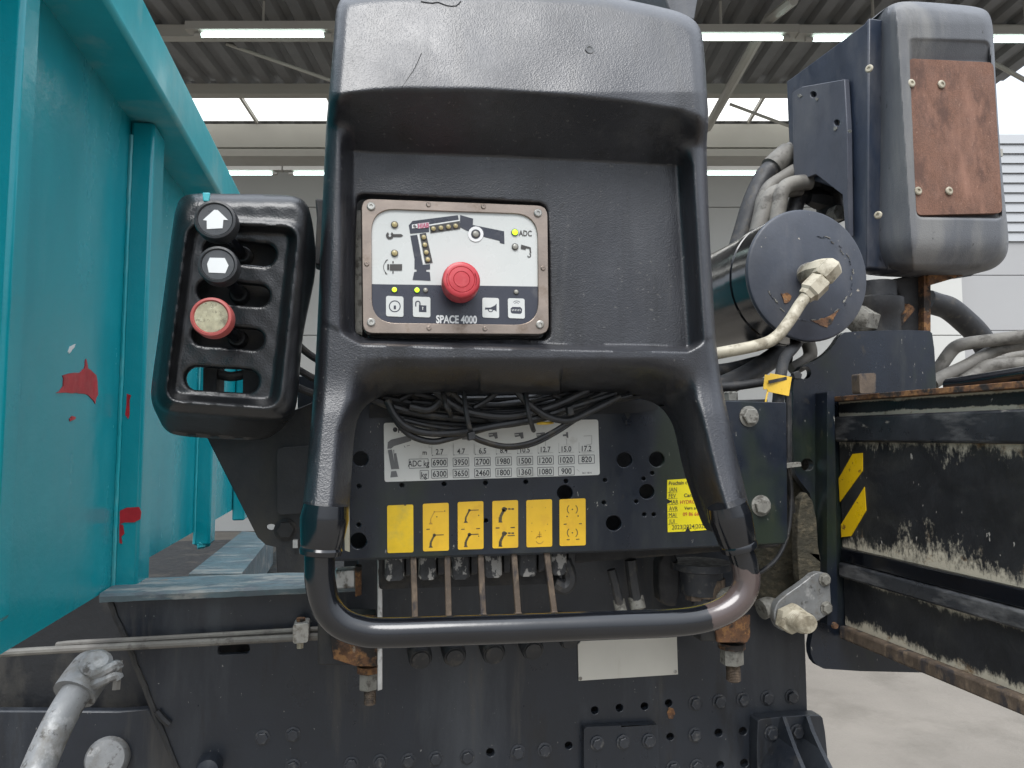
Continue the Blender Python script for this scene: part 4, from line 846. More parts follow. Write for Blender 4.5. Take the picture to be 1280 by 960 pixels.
p.poly([(664, 177), (738, 198), (736, 234), (915, 270), (917, 343), (892, 337), (888, 324), (800, 302), (700, 266), (662, 246)])
p.poly([(379, 295), (418, 290), (450, 462), (492, 458), (492, 488), (470, 490), (470, 500), (490, 503), (495, 553), (392, 548), (401, 503), (415, 500), (415, 490), (402, 486), (403, 430)])
s.poly([(490, 240), (661, 212), (665, 256), (494, 281)]); s.poly([(432, 285), (468, 279), (507, 450), (464, 453)])
# wrench
s.arc(262, 294, 15, 14, -60, 240); s.poly([(272, 286), (326, 286), (338, 294), (328, 302), (272, 303)])
# steering icon
s.poly([(262, 458), (332, 458), (332, 494), (262, 494)]); s.poly([(247, 458), (258, 458), (258, 490), (247, 490)]); s.line((280, 440), (280, 452), 7); s.line((280, 498), (280, 511), 7); s.arc(272, 474, 46, 3, 130, 230).line((240, 436), (252, 432), 4).line((240, 436), (238, 448), 4).line((238, 512), (248, 514), 4).line((238, 512), (237, 502), 4)
s.text('ADC', 1036, 281, 31, .78, .03, .012)
s.poly([(1012, 346), (1068, 362), (1070, 395), (1062, 395), (1060, 370), (1040, 366), (1038, 376), (1010, 370)]); s.arc(1058, 408, 9, 5, -80, 170)
# keys
for q in ([(240, 639), (340, 643), (340, 760), (240, 755)], [(393, 643), (494, 646), (494, 763), (394, 759)], [(790, 649), (886, 652), (887, 767), (791, 763)], [(936, 652), (1032, 655), (1034, 770), (938, 766)]):
    mb = MB(); yslab(mb, [z4(*k) for k in rrect(q, 13)], yf - .0008, .0012); mb.build('key', 'panel_white', fp, True, 30, .0003)
d.arc(290, 699, 31, 6); d.poly([(284, 694), (297, 694), (297, 716), (284, 716)])
d.poly([(428, 692), (471, 694), (471, 733), (428, 731)]); d.lines([(434, 694), (434, 680)], 7).arc(422, 682, 12, 7, 180, 360).line((410, 682), (410, 700), 7)
d.poly([(806, 706), (838, 706), (862, 694), (872, 682), (872, 730), (862, 722), (838, 716), (806, 718)]); d.arc(838, 716, 14, 5, 0, 180)
d.poly([(952, 712), (962, 702), (1008, 703), (1018, 714), (1016, 736), (1008, 742), (962, 740), (953, 733)]); d.arc(986, 692, 14, 3, 215, 325).arc(986, 694, 26, 3, 222, 318)
w.text('SPACE 4000', 643, 774, 42, .74, .012, .035)
w.circ(753, 286, 44); d.circ(753, 286, 27); w.line((486, 235), (662, 207), 6).line((424, 292), (457, 460), 6)
w.poly([(388, 232), (418, 228), (420, 250), (389, 254)])
e = Print(yf - .0010, z4); e.text('HIAB', 454, 238, 25, .78, -.09, .03); e.build('print', 'logo_red', fp); e = Print(yf - .0008, z4); e.poly([(420, 226), (486, 218), (487, 248), (421, 256)]); e.build('print', 'logo_pale', fp)
e = Print(yf - .0011, z4); e.circ(402, 240, 8).poly([(404, 242), (416, 240), (408, 252)]); e.build('print', 'ink_grey', fp)
e = Print(yf - .0013, z4)
for k in range(6): e.line((960 + k * 9, 715), (963 + k * 9, 726), 3)
e.circ(450, 706, 4).line((450, 706), (450, 720), 4); e.build('print', 'panel_white', fp)
p.build_each('symbol', 'panel_ink', fp); s.build_each('symbol', 'panel_strip', fp); w.build_each('symbol', 'white_symbol', fp); d.build_each('symbol', 'panel_ink', fp)
def led(x, y, r, mat):
    px, py = z4(x, y); c = PY(px, py, yf - .001); rr = r * .21875 * pxm(px, py, YC)
    o = MB().lathe(c + Vector((0, .002, 0)), (0, -1, 0), [(0, rr * 1.15), (.0022, rr * 1.15), (.0024, rr * .95)], 18).build('led', 'led_ring', cp)
    MB().lathe(c, (0, -1, 0), [(0, rr * .95), (.001, rr * .85), (.0018, rr * .5), (.002, .0001)], 18).build('lens', mat, o)
for x, y in ((289, 232), (289, 395), (456, 305), (462, 348), (470, 391), (479, 432), (511, 256), (554, 251), (597, 245), (638, 240)): led(x, y, 14.5 if x > 300 else 18, 'led_amber')
led(753, 286, 19, 'led_off'); led(978, 358, 17, 'led_off'); led(466, 607, 13, 'led_off'); led(984, 617, 13, 'led_off')
led(977, 276, 18, 'led_green'); led(288, 604, 15, 'led_green'); led(417, 606, 15, 'led_green')
for x, y in ((155, 128), (1108, 166), (155, 790), (1120, 803)):
    screw(*z4(x, y), YC - .0005, 24 * .21875, bzo, 'zinc')
for x, y in ((483, 118), (797, 129), (130, 456), (1138, 481), (486, 823), (806, 827)): screw(*z4(x, y), YC - .0003, 14 * .21875, bzo, 'bronze')
# mushroom stop button
px, py = z4(657, 592); c = PY(px, py, yf); r = 108 * .21875 * pxm(px, py, .88) * 1.0
es = MB().lathe(c, (-.05, -1, .05), [(0, r * .72), (.012, r * .72), (.012, r * .98), (.016, r), (.034, r), (.0385, r * .95), (.040, r * .86), (.040, r * .70), (.0392, r * .685), (.040, r * .66), (.0405, r * .44), (.0395, r * .425), (.0403, r * .40), (.0403, .0005)], 40).build('stop_button', 'estop_red', cp, True, 40)
tp = PY(px, py, yf) + Vector((-.05, -1, .05)).normalized() * .0406
mb = MB()
for sgn in (0, 180):
    pts = [tp + Vector((math.cos(R(a + sgn)) * r * .78, 0, math.sin(R(a + sgn)) * r * .78)) for a in range(-20, 40, 12)]
    mb.tube(pts, .0005, 5, 2)
mb.build('turn_arrow', 'estop_dark', es)

# ================================================================ LEVER BOX
z5 = ZM(180, 230, .3438)
lv = thing('lever_box', 'glossy black moulded lever box with four slots beside the console', 'lever box', PY(290, 550, .9))
ol = chaikin(mp(z5, [(118, 85), (130, 52), (170, 34), (300, 36), (450, 37), (545, 42), (585, 60), (608, 105), (624, 240), (622, 320), (606, 400), (588, 480), (570, 580), (556, 790), (535, 852), (455, 925), (400, 932), (250, 926), (110, 915), (72, 890), (52, 850), (28, 800), (24, 745), (60, 500), (108, 120)]), 2)
def capsule(a, b, r, n=10):
    a = Vector(a); b = Vector(b); an = math.atan2(b.y - a.y, b.x - a.x)
    return [(a.x + r * math.cos(an + math.pi / 2 + math.pi * k / n), a.y + r * math.sin(an + math.pi / 2 + math.pi * k / n)) for k in range(n + 1)] + [(b.x + r * math.cos(an - math.pi / 2 + math.pi * k / n), b.y + r * math.sin(an - math.pi / 2 + math.pi * k / n)) for k in range(n + 1)]
slots = [capsule((258, 240), (438, 258), 42), capsule((233, 388), (416, 406), 41), capsule((212, 548), (397, 565), 39), capsule((189, 706), (374, 717), 43)]
slots = [mp(z5, s_) for s_ in slots]
inner = mp(z5, [(172, 152), (548, 168), (478, 802), (92, 776)])
def poly_sd(poly, x, y):
    P = np.stack([x, y], -1); best = np.full(len(x), 1e9); ins = np.zeros(len(x), bool); q = np.array(poly)
    for i in range(len(q)):
        a, b = q[i], q[(i + 1) % len(q)]; dd = b - a; t = np.clip(((P - a) @ dd) / (dd @ dd), 0, 1); ds = np.hypot(*(P - a - t[:, None] * dd).T); best = np.minimum(best, ds)
        ins ^= ((a[1] > y) != (b[1] > y)) & (x < a[0] + (y - a[1]) / (dd[1] if abs(dd[1]) > 1e-9 else 1e-9) * dd[0])
    return np.where(ins, best, -best)
inner_r = rrect(inner, 16, 6)
fr = rrect(mp(z5, [(118, 40), (606, 44), (545, 868), (30, 830)]), 30, 6)
def lever_y(x, y, sd):
    si = poly_sd(inner_r, x, y); sf = poly_sd(fr, x, y)
    Y = .852 + .014 * S(-5, 8, si)
    Y = Y - .0045 * np.exp(-((si + 6) / 5.) ** 2)
    Y = Y + .065 * np.clip(-sf / 24, 0, 1)
    e = np.clip(1 - np.maximum(sf, 0) / 16, 0, 1); e = np.where(sf < 0, 1, e); Y = Y + .022 * (1 - np.sqrt(np.maximum(0, 1 - e * e))) 
    ins = si > 6; e2 = np.clip(1 - sd / 3., 0, 1); Y = Y + np.where(ins, .0025 * e2 * e2, 0)
    return Y + .0004 * np.sin(x * .21) * np.sin(y * .17)
relief('cover', ol, slots, lever_y, 2.2, .012, 'plastic_gloss', lv, 60)
mb = MB(); yslab(mb, mp(z5, [(150, 190), (520, 200), (492, 640), (340, 650), (262, 640), (215, 640), (110, 640)]), .905, .05); mb.build('mechanism', 'dark', lv, False)
mb = MB(); yslab(mb, mp(z5, [(216, 600), (266, 600), (262, 790), (214, 780)]), .902, .05); mb.build('inner_bracket', 'dark', lv, False)
mb = MB(); yslab(mb, mp(z5, [(362, 600), (470, 600), (470, 800), (358, 800)]), .902, .05); mb.build('inner_bracket', 'dark', lv, False)
mb = MB().tube([PY(*z5(262, 690), .915), PY(*z5(315, 700), .91), PY(*z5(368, 692), .915)], .006, 10); mb.build('cross_pin', 'rubber', lv)
mb = MB(); yslab(mb, mp(z5, [(212, 30), (240, 31), (236, 64), (214, 62)]), .846, .004); mb.build('paint_mark', 'teal_light', lv, True, 30, .001)
def lever(base, tip, face, r, lab, ring, fmat, icon):
    b = PY(*z5(*base), .90); cpx = z5(*face); f = PY(*cpx, .785); rr = r * .3438 * pxm(*cpx, .785)
    ax = (f - b).normalized(); ax = Vector((ax.x * .35, -1, ax.z * .55)).normalized()
    back = f - ax * .034
    o = MB().tube([b + Vector((.0, .02, 0)), b, b.lerp(back, .6), back], .0068, 14, 4).build('lever', 'black_paint', lv); o['label'] = lab
    MB().lathe(b + Vector((0, .004, 0)), (back - b), [(-.004, .0115), (.006, .0115), (.010, .0095)], 16).build('boot', 'rubber', o)
    MB().lathe(back, ax, [(-.006, rr * .42), (.004, rr * .55), (.010, rr * .90), (.018, rr), (.030, rr), (.034, rr * .95), (.0345, rr * .84), (.0325, rr * .78), (.0322, .0005)], 36).build('knob', ring, o, True, 40)
    u = ax.cross(Vector((0, 0, 1))).normalized(); v = u.cross(ax) ; c = f - ax * .0013
    MB().lathe(c - ax * .0006, ax, [(0, rr * .775), (.0008, rr * .775)], 30).build('knob_cap', fmat, o)
    if icon:
        q = [c + ax * .0007 + (u * x + v * y) * rr for x, y in icon]; t = MB(); t.slab(q, [], ax * -.0004); t.build('symbol', 'white_symbol', o, False)
house = [(-.60, .0), (-.1, .48), (.06, .48), (.56, -.06), (.38, -.08), (.36, -.5), (-.36, -.42), (-.38, .0)]
house2 = [(-.52, -.02), (-.32, .36), (.40, .34), (.52, .0), (.42, -.44), (-.38, -.44)]
lever((360, 262), 0, (258, 128), 75, 'black knob lever with white house arrow symbol', 'knob_black', 'knob_face', house)
lever((348, 404), 0, (268, 292), 71, 'black knob lever with blurred white symbol', 'knob_black', 'knob_face', house2)
lever((342, 562), 0, (243, 482), 74, 'pink ringed knob lever with yellowed clear cap', 'knob_pink', 'knob_clear', None)
mb = MB(); yslab(mb, chaikin([(255, 540), (330, 528), (398, 500), (398, 716), (346, 716), (345, 684), (332, 681), (322, 672)], 0), 1.0, .006, [circ(339, 659, 6, 12, 4)]); mb.build('bracket', 'frame_dark', lv, True, 30, .001)
mb = MB(); yslab(mb, rrect([(346, 560), (400, 556), (400, 640), (346, 644)], 8), .985, .014); mb.build('bracket_lug', 'frame_dark', lv, True, 30, .002)
mb = MB(); yslab(mb, [(366, 675), (372, 675), (372, 685), (366, 685)], .99, .01); mb.build('spacer', 'silver', lv, False)
for i, p_ in enumerate((((368, 425), (378, 436), (394, 448), (410, 456)), ((362, 455), (376, 464), (394, 474), (410, 480)), ((362, 478), (376, 486), (392, 492), (410, 497)))):
    o = MB().tube([PY(*q, .96) for q in p_], .0048, 10).build('control_cable', 'rubber', None); tag(o, ('uppermost', 'middle', 'lowest')[i] + ' of three black control cables between lever box and console', 'cable', 'control cables behind the lever box')

# ================================================================ CRANE COLUMN (upper right)
z3 = ZM(860, 0, .328); z8 = ZM(880, 230, .3125)
XC = .985
M('plate_grey', (.055, .06, .077), .45, var=.2, vs=9, bump=.12, bs=180, rv=.1, stains=[((.11, .11, .115), .5, .8, 10, (1, 1, .4), .6, 8, .6), ((.34, .30, .22), .735, .75, 75, (1, 1, 1), .8, 4, .9)])
ck = thing('crane_column', 'grey moulded column box with rust brown pad and navy steel side', 'crane part', PY(1150, 420, 1.25))
# moulded cover: relief on the front, its left flank runs straight back
fo = chaikin([(1085, 29), (1098, 16), (1116, 4), (1135, 1), (1190, 5), (1226, 9), (1238, 17), (1242, 40), (1245, 110), (1250, 184), (1256, 250), (1261, 296), (1260, 318), (1248, 333), (1228, 341), (1150, 340), (1110, 338), (1096, 334), (1094, 300), (1091, 200), (1088, 110)], 2)
rec = mp(z3, [(838, 140), (1152, 152), (1200, 838), (868, 832)]); rec_r = rrect(rec, 9, 5)
def box_y(x, y, sd):
    xr_ = np.interp(y, [0, 30, 280, 340], [1120, 1124, 1142, 1146])
    fl = np.clip((xr_ - x) / (xr_ - 1088), 0, 1); k = np.clip(fl * 1.15 - .08, 0, 1)
    Y = 1.150 + .108 * (k * k * .25 + k * .75)
    si = poly_sd(rec_r, x, y); top = np.interp(y, [46, 76], [0, 1])
    Y = Y + .018 * S(0, 4, si) * top
    Y = Y + np.where(y > 279, .0, 0)
    bt = S(285, 345, y); Y = Y + .03 * bt * bt
    e = np.clip(1 - sd / 11., 0, 1); Y = Y + np.where(x > 1110, .035, .004) * (1 - np.sqrt(np.maximum(0, 1 - e * e)))
    tp_ = np.clip(1 - (y - 2) / 30., 0, 1); Y = Y + .02 * tp_ * tp_
    return Y
relief('moulded_cover', fo, [], box_y, 1.7, .05, 'plastic_grey', ck, 60)
mb = MB(); yslab(mb, rrect(mp(z3, [(842, 222), (1164, 238), (1199, 812), (872, 820)]), 7), 1.153, .012); pad = mb.build('rubber_pad', 'rust_rubber', ck, True, 30, .002)
for x, y in ((965, 322), (850, 318), (994, 728), (876, 728)): screw(*z3(x, y), 1.152, 5.2, pad, 'pipe_pale', 'rivet')
for x, y in ((691, 262), (725, 820)):
    px, py = z3(x, y); l = PX(px, py, XC - .018); screw(px, py, 1.2, 4.8, ck, 'pipe_pale', 'rivet', (0, 0, R(-62)), l)
# steel box behind, side face in plane X = XC
mb = MB(); xslab(mb, [(1086, 22), (1080, 30), (983, 102), (984, 132), (988, 225), (1006, 222), (1056, 240), (1060, 342), (1080, 338), (1084, 334)], XC + .012, .26); mb.build('steel_box', 'navy_steel', ck, True, 30, .003)
mb = MB(); xslab(mb, mp(z3, [(398, 352), (436, 330), (596, 302), (606, 480), (612, 900), (600, 900), (588, 742), (486, 664), (440, 682), (402, 682)]), XC - .004, .012, [mp(z3, circ(477, 360, 12, 14)), mp(z3, circ(567, 468, 12, 14))]); mb.build('side_plate', 'plate_grey', ck, True, 30, .002)
mb = MB(); xslab(mb, mp(z3, circ(567, 468, 13, 14)), XC + .009, .002); mb.build('hole_plug', 'white_symbol', ck, False)
for x, y, r in ((425, 365, 10), (490, 378, 8), (560, 490, 10), (615, 500, 9)):
    px, py = z3(x, y); l = PX(px, py, XC - .005); w_ = MB(); xslab(w_, [(px + random.uniform(.5, 1) * r * .33 * math.cos(a), py + random.uniform(.5, 1) * r * .33 * math.sin(a)) for a in [k * .7 for k in range(9)]], XC - .0055, .0012); w_.build('corrosion_spot', 'bolt_dirty', ck, False)
# post and rusty foot below the cover
mb = MB(); yslab(mb, mp(z8, [(755, 380), (905, 350), (905, 600), (730, 600), (730, 580), (800, 480)]), 1.26, .08); mb.build('post', 'dark', ck, True, 30, .003)
mb = MB(); yslab(mb, mp(z8, [(880, 355), (907, 352), (907, 600), (880, 600)]), 1.245, .05); mb.build('rust_edge', 'rust', ck, True, 30, .002)
mb = MB(); yslab(mb, mp(z8, [(895, 350), (1042, 345), (1042, 365), (905, 405), (895, 405)]), 1.24, .1); mb.build('shelf', 'rust', ck, True, 30, .003)
mb = MB().tube([PY(*z8(745, 585), 1.25), PY(*z8(820, 495), 1.25)], .012, 8); mb.build('gusset', 'rust', ck)
mb = MB().lathe(PY(*z8(690, 570), 1.26), (0, 0, 1), [(-.02, .045), (.02, .045), (.03, .052), (.055, .052), (.06, .04), (.09, .04)], 24); mb.build('swivel', 'frame_dark', ck)
mb = MB().lathe(PY(*z8(640, 545), 1.24), (-1, -.4, 0), [(-.02, .028), (.03, .028), (.034, .02)], 6); mb.build('fitting', 'bolt_dirty', ck)

# ================================================================ CYLINDER
cy = thing('hydraulic_cylinder', 'dark painted hydraulic cylinder with flaking end cap and cream elbow fitting', 'cylinder', PY(1009, 430, 1.2))
c = PY(1010, 344, 1.12); r = 77 * pxm(1010, 344, 1.12) * 1.09
MB().lathe(c + Vector((0, .006, 0)), (0, 1, 0), [(0, r * .985), (.05, r * .985), (.052, r * .965), (.056, r * .965), (.058, r * .985), (.075, r * .985), (.078, r * .95), (.09, r * .95), (.6, r * .95)], 72).build('barrel', 'black_paint', cy)
MB().lathe(c + Vector((0, .006, 0)), (0, -1, 0), [(-.002, r * .99), (.003, r), (.007, r * .985), (.0085, r * .96), (.0085, .001)], 72).build('end_cap', 'cap_steel', cy)
yc = c.y - .004
def blob(pts, mat, Y, par, name='paint_chip'):
    q = []
    for i in range(len(pts)):
        a, b_ = pts[i], pts[(i + 1) % len(pts)]
        for t in (0, .4, .75): q.append((a[0] + (b_[0] - a[0]) * t + random.uniform(-.8, .8), a[1] + (b_[1] - a[1]) * t + random.uniform(-.8, .8)))
    w_ = MB(); yslab(w_, q, Y, .0008); w_.build(name, mat, par, False)
blob(mp(z8, [(430, 548), (470, 538), (500, 530), (545, 500), (520, 535), (512, 558), (490, 574), (455, 560)]), 'rust', yc, cy)
blob(mp(z8, [(310, 440), (330, 432), (352, 448), (345, 470), (322, 476)]), 'rust', yc, cy)
for k in range(26):     # ring of scuffs where a hose has rubbed
    a = R(-75 + k * 9.5 + random.uniform(-3, 3)); rr_ = 172 + random.uniform(-8, 8); x, y = 425 + rr_ * math.cos(a), 375 + rr_ * math.sin(a); s_ = random.uniform(3, 11)
    ta = (-math.sin(a), math.cos(a)); na = (math.cos(a), math.sin(a)); w1 = random.uniform(.8, 2.6)
    blob(mp(z8, [(x + ta[0] * i_ * s_ * 1.6 + na[0] * j_ * w1, y + ta[1] * i_ * s_ * 1.6 + na[1] * j_ * w1) for i_, j_ in ((-1, 0), (-.3, -1), (.6, -.8), (1, .2), (.4, 1), (-.5, .7))]), 'bolt_dirty' if k % 3 else 'cap_steel', yc + .0002, cy, 'scuff')
el = c + Vector((0, -.003, 0)); E = lambda x, y, Y: PY(*z8(x, y), Y)
MB().lathe(E(410, 365, 1.119), (.15, -1, .1), [(0, .021), (.012, .021), (.014, .019), (.022, .019)], 24).build('boss', 'pipe_grey', cy)
MB().tube([E(412, 362, 1.11), E(440, 345, 1.075), E(490, 335, 1.06), E(500, 345, 1.058)], .0165, 8, 3).build('elbow', 'pipe_pale', cy)
a, b_ = E(512, 330, 1.055), E(440, 405, 1.06); MB().lathe(a, b_ - a, [(-.008, .012), (0, .0195), (.026, .0205), (.03, .018)], 6, .2).build('elbow_body', 'pipe_pale', cy)
a, b_ = E(470, 385, 1.058), E(400, 455, 1.062); MB().lathe(a, b_ - a, [(0, .017), (.003, .0195), (.030, .0195), (.034, .015), (.042, .0135)], 6, .5).build('union_nut', 'pipe_pale', cy)
MB().tube([E(415, 440, 1.06), E(385, 480, 1.06), E(340, 550, 1.055), E(285, 615, 1.05), E(215, 645, 1.05), E(60, 676, 1.06), E(-60, 695, 1.08)], .0098, 16).build('pipe', 'pipe_pale', cy)

# ================================================================ HOSES AND PIPES
zh = ZM(880, 160, .1719)
def hose(pts, r, mat, name, label, cat, group=None, sub=8):
    o = MB().tube(pts, r, 14, sub).build(name, mat, None); tag(o, label, cat, group); return o
H = lambda x, y, Y: PY(*zh(x, y), Y)
h = hose([H(240, 900, 1.5), H(290, 740, 1.5), H(350, 540, 1.5), H(430, 370, 1.5), H(500, 290, 1.5), H(640, 170, 1.5)], .0235, 'rubber', 'rubber_hose', 'thick black rubber hose bending up behind the cylinder', 'hose')
MB().tube([H(490, 295, 1.5), H(560, 230, 1.5), H(612, 190, 1.5)], .0285, 18).build('ferrule', 'pipe_grey', h)
MB().tube([H(600, 200, 1.5), H(650, 165, 1.5)], .024, 18).build('sleeve', 'galv', h)
hose([H(360, 840, 1.47), H(405, 640, 1.47), H(430, 520, 1.47), H(480, 430, 1.47), H(580, 360, 1.47), H(660, 310, 1.47)], .0165, 'pipe_grey', 'hose_pipe', 'grey pipe with sleeve next to the thick black hose', 'pipe')
hose([H(390, 760, 1.44), H(430, 620, 1.44), H(455, 540, 1.44), H(500, 480, 1.44), H(570, 455, 1.44), H(700, 440, 1.44)], .0175, 'pipe_grey', 'steel_line', 'grey bent steel line behind the cylinder, between two other lines', 'pipe')
hose([H(520, 720, 1.42), H(545, 560, 1.42), H(560, 480, 1.42), H(600, 425, 1.42), H(670, 400, 1.42), H(770, 395, 1.42)], .0175, 'pipe_grey', 'steel_line', 'grey bent steel line behind the cylinder, ending under the navy side plate', 'pipe')
hose([H(600, 760, 1.46), H(650, 620, 1.46), H(680, 520, 1.46), H(720, 500, 1.46), H(800, 500, 1.46)], .019, 'rubber', 'rubber_hose', 'short black hose under the navy side plate', 'hose')
fb = thing('fitting_block', 'dark hydraulic fitting block tucked under the navy side plate', 'fitting', H(880, 650, 1.45))
MB().tube([H(740, 400, 1.45), H(830, 390, 1.45), H(900, 440, 1.45), H(1000, 480, 1.45)], .025, 10).build('body', 'dark', fb)
MB().lathe(H(760, 510, 1.44), (1, 0, -.1), [(0, .016), (.02, .022), (.05, .022), (.055, .014)], 6).build('nut', 'dark', fb)
MB().tube([H(900, 500, 1.45), H(920, 600, 1.45), H(960, 700, 1.45)], .03, 12).build('elbow', 'dark', fb)
MB().lathe(H(930, 640, 1.42), (0, -1, 0), [(0, .018), (.03, .018)], 6).build('nut', 'bolt_dirty', fb)
zr_ = ZM(1130, 320, .1875); RR = lambda x, y, Y: PY(*zr_(x, y), Y)
hose([RR(150, 300, 1.42), RR(210, 320, 1.42), RR(300, 350, 1.42), RR(400, 430, 1.42), RR(490, 520, 1.42), RR(560, 630, 1.42), RR(600, 760, 1.42)], .027, 'rubber', 'rubber_hose', 'thick black rubber hose arching down beside the rusty post', 'hose')
hose([RR(200, 800, 1.34), RR(240, 740, 1.33), RR(310, 640, 1.32), RR(360, 600, 1.31), RR(440, 580, 1.3), RR(600, 560, 1.28), RR(800, 535, 1.25), RR(900, 520, 1.22)], .0142, 'pipe_grey', 'steel_line', 'uppermost grey bent pipe above the outrigger beam', 'pipe')
hose([RR(190, 850, 1.3), RR(260, 805, 1.3), RR(420, 730, 1.3), RR(560, 650, 1.3), RR(680, 605, 1.28), RR(800, 585, 1.27), RR(900, 570, 1.25)], .0142, 'pipe_grey', 'steel_line', 'middle grey bent pipe rising above the outrigger beam', 'pipe')
hose([RR(400, 840, 1.28), RR(480, 790, 1.28), RR(560, 740, 1.27), RR(660, 725, 1.26), RR(800, 720, 1.24), RR(900, 715, 1.22)], .0155, 'pipe_grey', 'steel_line', 'lowest grey bent pipe just above the outrigger beam', 'pipe')
hose([RR(560, 720, 1.4), RR(680, 680, 1.4), RR(800, 660, 1.38), RR(900, 650, 1.36)], .013, 'pipe_grey', 'steel_line', 'short grey pipe seen behind the other bent pipes', 'pipe')
# dark hoses behind the console's right shoulder
z7h = lambda x, y, Y: PY(*z7(x, y), Y)
hose([z7h(560, 250, 1.2), z7h(680, 200, 1.22), z7h(800, 140, 1.25), z7h(920, 60, 1.3), z7h(980, 20, 1.34)], .020, 'rubber', 'rubber_hose', 'black hose under the cylinder, above the plate edge', 'hose')
hose([z7h(560, 150, 1.3), z7h(700, 130, 1.3), z7h(840, 95, 1.3), z7h(980, 60, 1.3)], .016, 'rubber', 'rubber_hose', 'black hose close under the cylinder barrel', 'hose')
hose([z7h(600, 215, 1.16), z7h(720, 210, 1.16), z7h(860, 190, 1.16)], .008, 'rubber', 'rubber_hose', 'thin black hose leading to the yellow tag', 'hose')
hose([z7h(1000, 130, 1.3), z7h(1090, 60, 1.3), z7h(1060, -60, 1.3)], .014, 'pipe_grey', 'steel_line', 'grey pipe behind the navy end plate, below the cylinder cap', 'pipe')
tray = MB(); yslab(tray, mp(z7, [(560, 285), (880, 275), (880, 305), (560, 312)]), 1.09, .1); o = tray.build('support_bar', 'frame_dark', None, True, 30, .002); tag(o, 'dark flat bar with a worn bolt along the plate top', 'bar')
mb = MB().lathe(PY(*z7(694, 262), 1.12), (0, 0, 1), [(-.02, .022), (-.008, .022), (-.008, .012), (.006, .012), (.008, .010)], 6); mb.build('bolt', 'bolt_dirty', o)

# ================================================================ OUTRIGGER BEAM
XB = .883; zb6 = ZM(940, 420, .479)
ob = thing('outrigger_beam', 'weathered black outrigger beam with cream worn paint and hazard stripes', 'beam', (XB, 1.19, PX(1044, 775, XB).z))
Yn, Yf_ = .45, 1.193
zl_ = [PX(1039, y, XB).z for y in (497, 503, 521, 552, 680, 716, 774, 790)]
def xb(name, z0, z1, d0, d1, mat, bev=.002):
    MB().box((XB - d0, Yn, z0), (XB + d1, Yf_, z1)).build(name, mat, ob, True, 30, bev)
worn_web('web_paint', zl_[4], zl_[3], 1.0); worn_web('upper_paint', zl_[2], zl_[1], 2.6); worn_web('lower_paint', zl_[6], zl_[5], 1.15)
M('rail_paint', (.024, .026, .03), .34, var=.35, vs=14, bump=.2, bs=120, stains=[((.13, .13, .13), .5, .7, 18, (1, .35, 1.2), .4, 8, .8), ((.30, .28, .24), .66, .72, 50, (1, .3, 1), .6, 6, .7)])
xb('top_flange', zl_[1], zl_[0], .016, .25, 'rust', .001)
xb('upper_band', zl_[2], zl_[1] - .0005, -.002, .2, 'upper_paint', 0)
xb('upper_rail', zl_[3], zl_[2] - .0005, .010, .2, 'rail_paint', .004)
xb('web', zl_[4], zl_[3] - .0005, 0, .2, 'web_paint', 0)
xb('lower_rail', (zl_[4] + zl_[5]) / 2, zl_[4] - .0005, .006, .2, 'black_paint', .003)
xb('lower_rail', zl_[5], (zl_[4] + zl_[5]) / 2 - .0005, .012, .2, 'rail_paint', .004)
xb('lower_band', zl_[6], zl_[5] - .0005, 0, .2, 'lower_paint', 0)
xb('bottom_edge', zl_[7], zl_[6] - .0005, .014, .22, 'rust_rod', .004)
for pts in ([(226, 372), (262, 308), (288, 305), (288, 352), (229, 433)], [(232, 492), (293, 394), (297, 456), (258, 522), (233, 525)]):
    w_ = MB(); xslab(w_, mp(zb6, pts), XB - .0014, .0012); w_.build('hazard_stripe', 'hazard', ob, False)
w_ = MB(); yslab(w_, rrect([(1074, 467), (1095, 466), (1095, 491), (1075, 492)], 3), 1.06, .02); o = w_.build('lug', 'rust_rod', None, True, 30, .002); tag(o, 'small rusty square lug standing on the beam edge', 'lug')
hose([PX(1186, 482, XB + .06), PX(1215, 478, XB + .06), PX(1300, 465, XB + .06)], .012, 'black_paint', 'conduit', 'black conduit lying along the beam top under the grey pipes', 'pipe')

# end plate
ep = thing('end_plate', 'navy black shaped steel end plate with two holes, left of the outrigger beam', 'plate', PY(1030, 838, 1.2))
pl = [(991, 490), (993, 470), (1000, 459), (1014, 453), (1030, 444), (1042, 432), (1050, 419), (1059, 414), (1160, 412), (1167, 418), (1171, 490), (1171, 560), (1200, 560), (1200, 842), (1034, 838), (1018, 830), (1012, 812), (1016, 790), (1022, 760), (1018, 690), (1016, 622), (1002, 604), (992, 590)]
mb = MB(); yslab(mb, chaikin(pl, 1), 1.2, .014, [circ(1006, 466, 8, 18), circ(1009, 581, 8, 18)]); mb.build('plate', 'navy_plate', ep, True, 30, .002)
w_ = MB(); yslab(w_, rrect([(1034, 490), (1043, 488), (1047, 780), (1034, 782)], 2), 1.165, .034); w_.build('edge_strip', 'navy_plate', ep, True, 30, .002)
